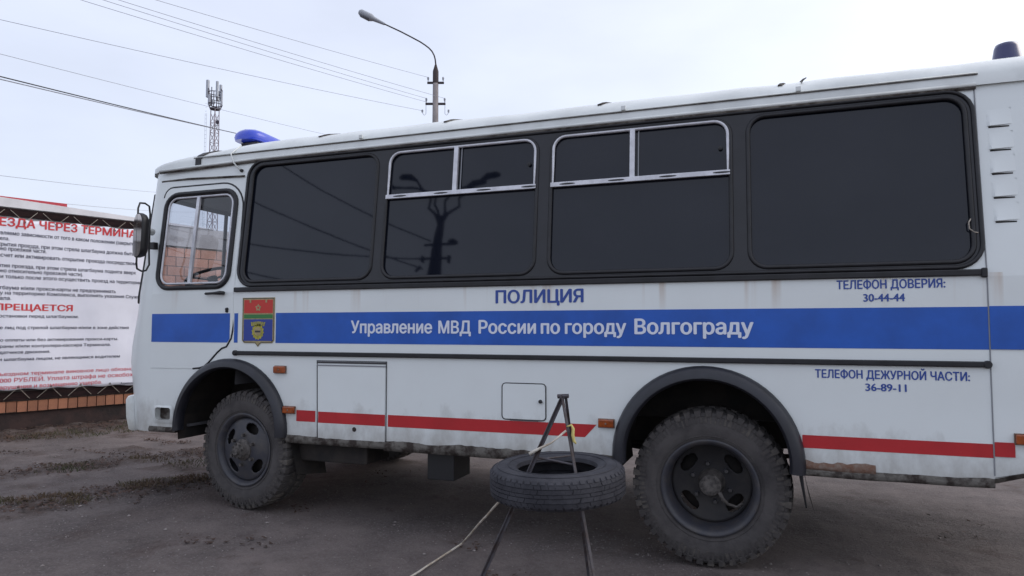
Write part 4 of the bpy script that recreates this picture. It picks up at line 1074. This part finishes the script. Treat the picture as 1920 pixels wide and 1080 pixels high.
# mirror head: rounded shell with glass facing back along the bus
q = Matrix.Rotation(math.radians(-112), 3, 'Z') @ Matrix.Rotation(math.radians(-4), 3, 'X')
ov = rrect(-.088, .088, -.175, .175, .075, 5)
v = []; f = []; n_ = len(ov)
for dx, sc in ((.016, .96), (.012, 1.0), (-.010, 1.0), (-.035, .88), (-.052, .62), (-.058, .25)):
    for yy, zz in ov: v.append(V((-4.29, -.285, 2.165))+q @ V((dx, yy*sc, zz*(sc*.5+.5 if sc < .9 else sc))))
for j in range(5):
    for k in range(n_): l = (k+1) % n_; f.append((j*n_+k, j*n_+l, (j+1)*n_+l, (j+1)*n_+k))
f.append(tuple(5*n_+k for k in range(n_))); 
hd = mesh_obj('mirror_head', v, f, M['black'], bus, True, autosm=50)
mesh_obj('mirror_glass', [V((-4.29, -.285, 2.165))+q @ V((.0165, yy*.93, zz*.95)) for yy, zz in ov], [tuple(range(n_))], M['chrome'], hd)
# far side mirror loop seen through the cab
MB().tube([(x, FARY-y, z+.06) for x, y, z in loopP], .0085, 8, True).build('loop_bracket', M['black'], bus, smooth=True)
MB().tube([(-4.47, FARY, 2.295), (-4.35, FARY+.14, 2.30)], .022, 8).build('mirror_arm', M['roof'], bus)
o = MB().box((-4.36, FARY+.20, 2.02), (-4.30, FARY+.37, 2.36)).build('mirror_head', M['black'], bus, bevel=.03)
# antenna-like wiper/cable at the windscreen edge
MB().box((-4.475, -.02, 2.09), (-4.43, .028, 2.15)).build('cable_connector', M['black'], bus, bevel=.006)

# roof light bar (front) and rear beacon
lb = MB()
n_ = 22; v = []; f = []
sec = [(-.125, 0), (-.14, .045), (-.12, .092), (-.07, .12), (0, .130), (.07, .12), (.12, .092), (.14, .045), (.125, 0)]
ysl = [.50, .515, .55, .60, .68, .9, 1.1, 1.22, 1.34, 1.54, 1.80, 1.9, 1.95, 1.99, 2.01]
scl = [.25, .62, .86, .97, 1, .93, .86, .82, .86, .93, 1, .97, .86, .62, .25]
for y, s_ in zip(ysl, scl):
    for a, b_ in sec: v.append((-4.02+a*s_, y, 3.108+b_*s_*.9))
m_ = len(sec)
for j in range(len(ysl)-1):
    for k in range(m_-1): f.append((j*m_+k, j*m_+k+1, (j+1)*m_+k+1, (j+1)*m_+k))
    f.append((j*m_+m_-1, j*m_, (j+1)*m_, (j+1)*m_+m_-1))
f.append(tuple(range(m_))[::-1]); f.append(tuple((len(ysl)-1)*m_+k for k in range(m_)))
lbar = mesh_obj('light_bar', v, f, M['bluelens'], bus, True, autosm=60)
MB().box((-4.11, .60, 3.07), (-3.93, 1.84, 3.106)).build('base', M['sill'], lbar, bevel=.01)
for y in (.68, 1.72): MB().box((-4.07, y, 2.97), (-3.97, y+.06, 3.07)).build('foot', M['sill'], lbar)
bea = MB().lathe([(.092, 0), (.090, .02), (.068, .150), (.060, .172), (.03, .184), (0, .186)], 28, 'Z', (1.765, .75, 3.055)).build('rear_beacon', M['darkblue'], bus, smooth=True, autosm=50)
MB().lathe([(.10, -.03), (.10, .0), (.094, .008)], 28, 'Z', (1.765, .75, 3.055)).build('base', M['black'], bea)

# ------------------------------------------------------------------ spare tyre on its stand
tc_ = V((-.698, -.945, .680))
sp = MB()
PT = [(.205, -.070), (.225, -.078), (.262, -.082), (.30, -.078), (.322, -.066), (.333, -.050), (.335, -.025), (.335, 0), (.335, .025), (.333, .050), (.322, .066), (.30, .078), (.262, .082), (.225, .078), (.205, .070), (.200, .05), (.235, .03), (.30, .02), (.30, -.02), (.235, -.03), (.200, -.05)]
sp.lathe(PT, 80, 'Z', close=True)
for rr, y in ((.245, .0815), (.300, .0785)): sp.tube([(rr*math.cos(k*PI/36), rr*math.sin(k*PI/36), y) for k in range(72)], .003, 5, True)
spare = sp.build('spare_tyre', M['spare'], None, smooth=True, autosm=40)
spare.location = tc_; spare.rotation_euler = (math.radians(1.5), math.radians(-1.5), .2)
tagp(spare, 'loose grey-black tyre lying flat on the angle iron stand before the bus', 'tyre')
tr_ = MB(); n_ = 64
for row, (z0, z1) in enumerate(((.052, .034), (.030, .011), (.007, -.007), (-.011, -.030), (-.034, -.052))):
    for k in range(n_):
        a = 2*PI*(k+.5*(row % 2)+.15*random.random())/n_; w = 2*PI/n_*(.47 if row in (0, 4) else .49); sl = .010*(1 if row % 2 else -1)
        for (za, zb2) in ((z0, z1),):
            P = []
            for h in (-.001, .0050):
                for da, zz, s_ in ((-w, zb2, -sl), (w, zb2, -sl), (w, za, sl), (-w, za, sl)):
                    rr = (.335 if abs(zz) < .05 else .331)+h; A = a+da+s_; P.append((rr*math.cos(A), rr*math.sin(A), zz))
            tr_.add(P, [(4,5,6,7),(0,1,5,4),(1,2,6,5),(2,3,7,6),(3,0,4,7)])
for k in range(56):
    a = 2*PI*k/56; w = .045
    P = [(r*math.cos(a+d), r*math.sin(a+d), z) for r, z in ((.334, .052), (.324, .064)) for d in (-w*.9, w*.9)]
    P2 = [(r*math.cos(a+d), r*math.sin(a+d), z) for r, z in ((.338, .054), (.327, .068)) for d in (-w*.8, w*.8)]
    tr_.add(P+P2, [(4, 5, 7, 6), (0, 1, 5, 4), (1, 3, 7, 5), (3, 2, 6, 7), (2, 0, 4, 6)])
    P = [(x, y, -z) for x, y, z in P]; P2 = [(x, y, -z) for x, y, z in P2]
    tr_.add(P+P2, [(4, 6, 7, 5), (0, 4, 5, 1), (1, 5, 7, 3), (3, 7, 6, 2), (2, 6, 4, 0)])
o = tr_.build('tread', M['spare'], spare); o['kind'] = 'stuff'
apex = V((-.666, -.952, 1.101))
stand = empty('iron_stand', (apex.x, apex.y, 0))
tagp(stand, 'three legged welded angle iron stand rising through the flat tyre', 'stand')
def angle_bar(a, b_, nv_, w=.017, th=.004, name='leg'):
    a, b_ = V(a)-stand.location, V(b_)-stand.location; t = (b_-a).normalized(); u = (V(nv_)-t*t.dot(V(nv_))).normalized(); w_ = t.cross(u)
    L_ = [V((0, 0, 0)), u*w, u*w+w_*th, u*th+w_*th, u*th+w_*w, w_*w]
    v = [p+q_ for p in (a, b_) for q_ in L_]
    f = [(k, (k+1) % 6, 6+(k+1) % 6, 6+k) for k in range(6)]+[(5, 4, 3, 2, 1, 0), (6, 7, 8, 9, 10, 11)]
    return mesh_obj(name, v, f, M['angle'], stand)
FL = V((-1.118, -1.205, 0)); FR = V((-.385, -1.20, 0)); FB = V((-.65, -.50, 0))
ax_ = apex
angle_bar(ax_, FL, (1, -.3, 0)); angle_bar(ax_+V((.004, 0, 0)), FR, (-.5, -1, 0)); angle_bar(ax_+V((.006, .006, 0)), FB, (-.2, 1, 0), .014)
MB().tube([(-.026, 0, -.004+1.101), (.030, 0, 1.101)], .012, 6).build('weld_cap', M['angle'], stand)
def on(P0, P1, z): t = (P0.z-z)/(P0.z-P1.z); return P0+(P1-P0)*t
s0 = stand.location
MB().tube([on(apex, FL, .80)-s0, on(apex, FR, .775)-s0], .006, 6).tube([on(apex, FB, .78)-s0, on(apex, FL, .785)-s0], .005, 6).build('cross_rod', M['angle'], stand)
stick = MB().tube([on(apex, FL, .815)+V((-.03, -.02, 0)), on(apex, FL, .84)+V((.0, -.02, 0)), on(apex, FL, .875)+V((.055, -.02, 0)), on(apex, FR, .94)+V((-.01, -.012, -.005))], [.010, .007, .0045, .006], 7).build('wooden_stick', M['ropew'], None, smooth=True)
tagp(stick, 'thin pale stick wedged slantwise between the legs of the iron stand', 'stick')
c = on(apex, FR, .945)
rib = MB().tube([c+V((-.005, -.012, .01)), c+V((.018, -.012, .018)), c+V((.026, -.008, .0)), c+V((.024, -.01, -.03)), c+V((.030, -.012, -.06)), c+V((.042, -.012, -.072))], [.004, .006, .008, .009, .008, .004], 6).build('yellow_ribbon', M['yellow'], None, smooth=True)
tagp(rib, 'short yellow ribbon knotted round the right leg of the iron stand', 'ribbon')
rp = [tc_+V((-.27, -.02, -.09)), V((-1.60, -.095, .030)), V((-1.612, -.12, .02)), V((-1.64, -.66, .014)), V((-1.665, -1.0, .014)), V((-1.71, -1.7, .014))]
rope = MB()
pts = []
for i in range(len(rp)-1):
    for k in range(8): t = k/8; p = rp[i].lerp(rp[i+1], t); pts.append(p+V((.004*noise.noise(p*9), .004*noise.noise(p*9+V((3, 3, 3))), .003*noise.noise(p*7))))
rope = MB().tube(pts, .0062, 6).build('rope', M['ropew'], None, smooth=True)
tagp(rope, 'dirty white rope hanging from the flat tyre and trailing over the asphalt', 'rope')

# ------------------------------------------------------------------ lamp pole, wires, tower behind
PX, PY = -10.70, 17.72                                               # concrete pole, 25 m out
pole = empty('street_lamp', (PX, PY, 0))
tagp(pole, 'tall concrete street lamp with a curved arm rising behind the bus roof', 'street lamp')
MB().tube([(0, 0, 0), (0, 0, 10.4)], [.15, .10], 12).build('shaft', M['concrete'], pole, smooth=True)
MB().tube([(0, 0, 10.22), (0, 0, 10.66), (0, 0, 10.95)], [.105, .105, .022], 12).build('cap', M['polebrown'], pole, smooth=True, autosm=40)
camR = V((math.cos(math.radians(20.1)), math.sin(math.radians(20.1)), 0))
arm = [(0, 10.92), (0.02, 11.10), (.06, 11.25), (.14, 11.40), (.25, 11.52), (.39, 11.63), (.57, 11.75), (.90, 11.93), (1.26, 12.12), (1.89, 12.42)]
adir = V((-camR.x, -camR.y, 0))
MB().tube([tuple(adir*a+V((0, 0, z))) for a, z in arm], .026, 8).build('arm', M['poledark'], pole, smooth=True)
base = adir*1.88+V((0, 0, 12.415)); d = (adir*.86+V((0, 0, .42))).normalized()
def flat_tube(pts, ws, hs, m, name, parent):
    v = []; f = []; n = 12; side_ = d.cross(V((0, 0, 1))).normalized(); up = side_.cross(d)
    if up.z < 0: up = -up
    for p, w_, h_ in zip(pts, ws, hs):
        for k in range(n): a = 2*PI*k/n; v.append(p+side_*w_*math.cos(a)+up*h_*math.sin(a))
    for j in range(len(pts)-1):
        for k in range(n): l = (k+1) % n; f.append((j*n+k, j*n+l, (j+1)*n+l, (j+1)*n+k))
    f.append(tuple(range(n))); f.append(tuple((len(pts)-1)*n+k for k in range(n)))
    return mesh_obj(name, v, f, m, parent, True, autosm=50)
hd_ = flat_tube([base-d*.02, base+d*.10, base+d*.42, base+d*.52, base+d*.92, base+d*1.0], [.045, .06, .10, .15, .16, .10], [.045, .055, .085, .13, .125, .08], M['lampgrey'], 'lamp_head', pole)
up_ = d.cross(V((0, 0, 1))).normalized().cross(d); up_ = up_ if up_.z > 0 else -up_
flat_tube([base+d*.50-up_*.05, base+d*.56-up_*.07, base+d*.90-up_*.065, base+d*.97-up_*.045], [.08, .13, .13, .07], [.03, .085, .08, .04], M['lampglass'], 'diffuser', hd_)
ins = []
for z, hw in ((10.24, .30), (9.47, .36)):
    P = [camR*(-hw)+V((0, 0, z)), camR*hw+V((0, 0, z))]
    MB().tube([tuple(p) for p in P], .045, 6).build('crossarm', M['poledark'], pole)
    for sg in (-1, 1):
        b0 = camR*(sg*(hw-.03))+V((0, 0, z))
        hk = MB().tube([b0, b0+V((0, 0, .12))], .010, 5).lathe([(.0, .09), (.035, .10), (.03, .14), (.04, .16), (.028, .21), (0, .22)], 10, 'Z', b0).build('insulator', M['lampgrey'], pole)
        ins.append(V((PX, PY, 0))+b0+V((0, 0, .2)))
    if z < 9.6:
        for sg in (-1, 1):
            b0 = camR*(sg*(hw-.02))+V((0, 0, z))
            q0 = b0+camR*(sg*.13)+V((0, 0, -.30))
            MB().tube([b0+V((0, 0, .2)), b0+V((0, 0, -.1)), b0+camR*(sg*.0)+V((0, 0, -.36)), b0+camR*(sg*.06)+V((0, 0, -.42)), q0+V((0, 0, -.03)), q0], .009, 5).lathe([(0, -.02), (.038, 0), (.03, .05), (.04, .07), (0, .10)], 10, 'Z', q0).build('insulator_hook', M['lampgrey'], pole)
            ins.append(V((PX, PY, 0))+q0+V((0, 0, .05)))
def wire(a, b_, sag, r, lab, m='wire', name='overhead_wire', n=24, group='overhead wires strung from the street lamp'):
    a, b_ = V(a), V(b_)
    P = [a.lerp(b_, k/n)-V((0, 0, sag*4*(k/n)*(1-k/n))) for k in range(n+1)]
    o = MB().tube(P, r, 5).build(name, M[m], None, smooth=True); tagp(o, lab, 'wire', group); return o

def ext(a, b_, k0=.9, k1=0.0):
    a, b_ = V(a), V(b_); return a+(a-b_)*k0, b_+(b_-a)*k1
E_ = [
 ((-14.60, 2.54, 9.00), ins[0], 'uppermost thin wire, running to the left end of the top crossarm'),
 ((-14.60, 2.54, 8.88), ins[3], 'second wire from the top, running to the right end of the lower crossarm'),
 ((-14.60, 2.55, 8.81), ins[2], 'third wire from the top, running to the left end of the lower crossarm'),
 ((-14.61, 2.56, 8.65), ins[2]+V((-.03, 0, -.12)), 'fourth wire from the top, close under its neighbour near the lamp pole'),
 ((-14.63, 2.61, 7.65), ins[4], 'fifth wire from the top, running to the left hook of the lamp pole')]
for a, b_, lab in E_:
    p, q_ = ext(a, b_); wire(p, q_, .25, .006, lab)
for a, b_, lab, r, m in (
 ((-14.64, 2.64, 7.09), (-17.93, 22.56, 10.44), 'thin wire crossing the sky above the mobile mast platform', .006, 'wire'),
 ((-14.65, 2.66, 6.68), (-20.13, 21.78, 10.10), 'black cable sagging across the mast towards the blue light bar', .015, 'wiredark'),
 ((-14.65, 2.66, 6.60), (-20.13, 21.78, 10.13), 'pale cable running close beside the black cable across the mast', .013, 'wire'),
 ((-14.69, 2.77, 4.63), (-25.84, 19.82, 7.93), 'lower thin wire over the banner, upper of the two', .006, 'wire'),
 ((-14.69, 2.79, 4.24), (-26.73, 19.54, 7.12), 'lowest thin wire just above the red roof edge', .006, 'wire')):
    p, q_ = ext(a, b_, .5, .8); wire(p, q_, .3, r, lab, m, group='overhead wires crossing the sky on the left')

# mobile mast far behind
T = V((-51.5, 50.0, 0)); tw = empty('mobile_mast', tuple(T))
tagp(tw, 'slim lattice mobile phone mast with antenna panels far behind the bus', 'mast')
H = 23.4; hw = .27
for sx, sy in ((-1, -1), (1, -1), (1, 1), (-1, 1)):
    MB().tube([(sx*hw*1.5, sy*hw*1.5, 0), (sx*hw, sy*hw, H)], .045, 6).build('leg', M['galv'], tw)
mb = MB(); k = 0; z = 6
while z < H-1:
    for (a, b_) in (((-1, -1), (1, -1)), ((1, -1), (1, 1)), ((1, 1), (-1, 1)), ((-1, 1), (-1, -1))):
        w1 = hw*(1.5-.5*z/H); w2 = hw*(1.5-.5*(z+1.0)/H)
        mb.tube([(a[0]*w1, a[1]*w1, z), (b_[0]*w2, b_[1]*w2, z+1.0)], .022, 4)
        mb.tube([(b_[0]*w1, b_[1]*w1, z), (a[0]*w2, a[1]*w2, z+1.0)], .022, 4)
        mb.tube([(a[0]*w1, a[1]*w1, z), (b_[0]*w1, b_[1]*w1, z)], .025, 4)
    z += 1.0
o = mb.build('lattice_bracing', M['galv'], tw); o['kind'] = 'stuff'
mb = MB(); z = 4
while z < 24: mb.tube([(-.85, -.42, z), (-.65, -.42, z)], .012, 4); z += .4
mb.tube([(-.85, -.42, 2), (-.85, -.42, 23)], .015, 4); mb.tube([(-.65, -.42, 2), (-.65, -.42, 23)], .015, 4)
mb.build('ladder', M['galvw'], tw)
MB().lathe([(.1, 0), (.5, 0), (.5, .12), (.1, .12)], 16, 'Z', (0, 0, 23.4)).build('platform', M['galvd'], tw)
for z in (23.9, 24.5, 25.1): MB().tube([(.66*math.cos(k*PI/8), .66*math.sin(k*PI/8), z) for k in range(16)], .045, 5, True).build('ring_rail', M['galvd'], tw)
for k in range(8):
    a = k*PI/4+.2; MB().tube([(.48*math.cos(a), .48*math.sin(a), 23.45), (.66*math.cos(a), .66*math.sin(a), 23.9), (.66*math.cos(a), .66*math.sin(a), 25.5)], .045, 5).build('mounting_post', M['galvd'], tw)
for a, z0, z1, w in ((-2.6, 24.6, 26.4, .13), (-.6, 24.5, 26.1, .11), (1.6, 24.6, 26.2, .11), (-1.6, 23.9, 24.7, .12), (.1, 23.8, 25.2, .09)):
    c = V((.74*math.cos(a), .74*math.sin(a), 0)); MB().box((c.x-w, c.y-w, z0), (c.x+w, c.y+w, z1)).build('antenna_panel', M['galvw'], tw, bevel=.04)
for a, z in ((-2.0, 23.7), (-1.2, 23.8), (-.4, 24.2)):
    MB().box((.55*math.cos(a)-.12, .55*math.sin(a)-.12, z), (.55*math.cos(a)+.12, .55*math.sin(a)+.12, z+.45)).build('radio_unit', M['galvw'], tw)
MB().tube([(.25, -.3, 21.6), (.75, -.4, 21.6), (.75, -.4, 22.1)], .035, 5).lathe([(0, 0), (.2, .04), (.2, .1), (0, .13)], 14, 'Y', (.8, -.55, 21.9)).build('microwave_dish', M['galvd'], tw)

# ------------------------------------------------------------------ pole with four curved arms across the yard, seen mirrored in the bus windows
rp_ = empty('yard_lamp', (-11.3, -18.0, 0))
tagp(rp_, 'black four armed lamp post mirrored in the second side window', 'street lamp')
MB().tube([(0, 0, 0), (0, 0, 7.4), (.0, 0, 9.0), (.06, 0, 10.0)], [.36, .27, .17, .11], 12).build('shaft', M['lamp'], rp_, smooth=True)
for pts, hx in (([(0, 9.6), (-.25, 10.1), (-.55, 10.35), (-.5, 10.75), (-.9, 11.15), (-1.25, 11.62)], -1), ([(0, 9.6), (-.12, 10.15), (-.32, 10.5), (-.3, 10.9), (-1.2, 11.25), (-2.2, 11.35)], -1),
                ([(0, 9.6), (.18, 10.15), (.12, 10.6), (.35, 10.9), (.7, 11.1), (1.0, 11.15)], 1), ([(0, 9.6), (.3, 10.1), (.75, 10.35), (.7, 10.7), (1.1, 11.0), (1.55, 11.4)], 1)):
    a_ = MB().tube([(x, 0, z) for x, z in pts], [.07, .055, .05, .05, .05, .05], 8).build('arm', M['lamp'], rp_, smooth=True)
    x, z = pts[-1]; MB().tube([(x-.05*hx, 0, z-.05), (x+.25*hx, 0, z+.12), (x+.6*hx, 0, z+.15), (x+.75*hx, 0, z+.12)], [.06, .13, .12, .06], 10).build('lamp_head', M['lamp'], a_, smooth=True)
MB().tube([(.05, 0, 8.85), (.75, 0, 8.85)], .05, 6).tube([(-.55, 0, 8.85), (0, 0, 8.85)], .05, 6).tube([(-.7, 0, 8.3), (.6, 0, 8.3)], .05, 6).tube([(-.8, 0, 7.8), (-.6, 0, 8.0)], .06, 6).build('crossarm', M['lamp'], rp_)
MB().tube([(.45, 0, 8.92), (.62, 0, 8.96), (.82, 0, 8.88)], [.08, .12, .07], 8).box((-.58, -.1, 8.15), (-.5, .1, 8.4)).box((.5, -.1, 8.1), (.58, .1, 8.4)).build('floodlight', M['lamp'], rp_, bevel=.05)
for k, (z0, z1, x1) in enumerate(((12.2, 10.6, -21.5), (11.8, 8.6, -21.5), (10.6, 8.9, -21.2), (9.4, 7.3, -21.0))):
    pass
for a, b_, sg, lab in (((-20.6, -18, 11.9), (-11.8, -18, 7.9), .0, 'upper'), ((-20.4, -18, 9.9), (-11.9, -18, 8.3), .5, 'second'), ((-20.0, -18, 8.6), (-11.9, -18, 6.6), .5, 'third'), ((-17.5, -18, 12.4), (-11.6, -18, 9.0), .5, 'steep')):
    p, q_ = ext(a, b_, 1.2, 0); o = wire(p, q_, .6, .028, lab+' of the dark wires mirrored in the front passenger window', 'lamp', group='wires mirrored in the front passenger window')

# ------------------------------------------------------------------ ground cover: grass, litter, pebbles
def scatter(name, m, lab, cat, make, spots):
    mb = MB()
    for x, y, n, rx, ry in spots:
        for _ in range(n):
            a = random.random()*2*PI; r = random.random()**.6
            px, py = x+rx*r*math.cos(a), y+ry*r*math.sin(a); make(mb, px, py, gz(px, py))
    o = mb.build(name, m); tagp(o, lab, cat, kind='stuff'); return o
def blade(mb, x, y, z):
    h = random.uniform(.012, .045); a = random.random()*2*PI; w = random.uniform(.002, .004); l = random.uniform(.01, .05); b_ = random.random()*2*PI
    dx, dy = math.cos(a)*w, math.sin(a)*w; lx, ly = math.cos(b_)*l, math.sin(b_)*l
    mb.add([(x-dx, y-dy, z-.01), (x+dx, y+dy, z-.01), (x+dx*.7+lx*.4, y+dy*.7+ly*.4, z+h*.6), (x+lx, y+ly, z+h), (x-dx*.7+lx*.4, y-dy*.7+ly*.4, z+h*.6)], [(0, 1, 2, 3, 4)])
def leaf(mb, x, y, z):
    s_ = random.uniform(.008, .026); a = random.random()*2*PI; c, s2 = math.cos(a)*s_, math.sin(a)*s_; t = random.uniform(-.012, .012)
    z += .006+random.random()*.012
    mb.add([(x-c, y-s2, z), (x+s2*.6, y-c*.6, z+t), (x+c, y+s2, z+abs(t)), (x-s2*.6, y+c*.6, z+t*.5)], [(0, 1, 2, 3)])
def peb(mb, x, y, z):
    s_ = random.uniform(.002, .0075)*(2.4 if random.random() < .03 else 1)
    P = [V((random.uniform(.7, 1.2)*sx*s_, random.uniform(.7, 1.2)*sy*s_, sz*s_*.6)) for sx, sy, sz in ((1, 0, 0), (-1, 0, 0), (0, 1, 0), (0, -1, 0), (0, 0, 1), (0, 0, -1))]
    P = [p+V((x, y, z+s_*.3)) for p in P]
    mb.add(P, [(0, 2, 4), (2, 1, 4), (1, 3, 4), (3, 0, 4), (2, 0, 5), (1, 2, 5), (3, 1, 5), (0, 3, 5)])
def along(r, n, w, k=10):
    out_ = []
    for i in range(len(r)-1):
        for j in range(k):
            t = (j+random.random())/k; x = r[i][0]+(r[i+1][0]-r[i][0])*t; y = r[i][1]+(r[i+1][1]-r[i][1])*t
            if noise.noise(V((x*1.1, y*1.1, 20))) > -.15: out_.append((x+random.gauss(0, .08), y+random.gauss(0, .08), int(n*random.uniform(.3, 1.3)), w, w))
    return out_
gs = [(-8.25, 2.35, 420, .45, .3), (-7.9, 2.9, 300, .4, .3), (-4.95, .45, 420, .28, .20), (-4.75, .75, 300, .2, .2), (-5.15, -.20, 380, .30, .16), (-5.5, -.4, 220, .25, .12), (-6.3, .75, 220, .3, .2), (-8.6, 2.0, 260, .3, .3), (-8.1, 3.5, 400, .5, .5), (-7.6, 4.4, 400, .5, .6), (-5.9, 1.35, 160, .25, .2), (-5.3, 1.3, 200, .25, .25)]
for r in RUTS: gs += along(r, 9, .22, 7)
scatter('grass_patches', M['grass'], 'thin green and brown grass tufts along the ruts and the foot of the wall', 'grass', blade, gs)
ls = []
for r in RUTS: ls += along(r, 42, .30, 16)
for k in range(46):
    x, y = random.uniform(-9.5, -4.2), random.uniform(-1.6, 3.6)
    if noise.noise(V((x*.8, y*.8, 50))) > -.1: ls.append((x, y, random.randint(10, 70), random.uniform(.1, .5), random.uniform(.06, .22)))
for k in range(50):
    s_ = random.uniform(-1.5, 5); p = WP(s_, random.uniform(.1, 1.1), 0); ls.append((p.x, p.y, 60, .35, .35))
for k in range(26): ls.append((random.uniform(-5.5, 2.5), random.uniform(-1.3, 1.8), random.randint(2, 18), .22, .14))
scatter('leaf_litter', M['litter'], 'dry brown leaves and debris scattered over the yard ruts and asphalt', 'litter', leaf, ls)
ps = [(-6, .8, 1500, 3, 2.2), (-3, -.5, 1300, 3.5, 1.4), (.5, .2, 1300, 2.5, 1.8)]
for r in RUTS: ps += along(r, 12, .3, 8)
scatter('pebbles', M['stone'], 'pale pebbles and grit scattered on the dirty asphalt', 'gravel', peb, ps)

for o in bpy.data.objects:
    if o.type == 'MESH' and o.parent is None and 'category' not in o and 'kind' not in o: print('UNTAGGED', o.name)
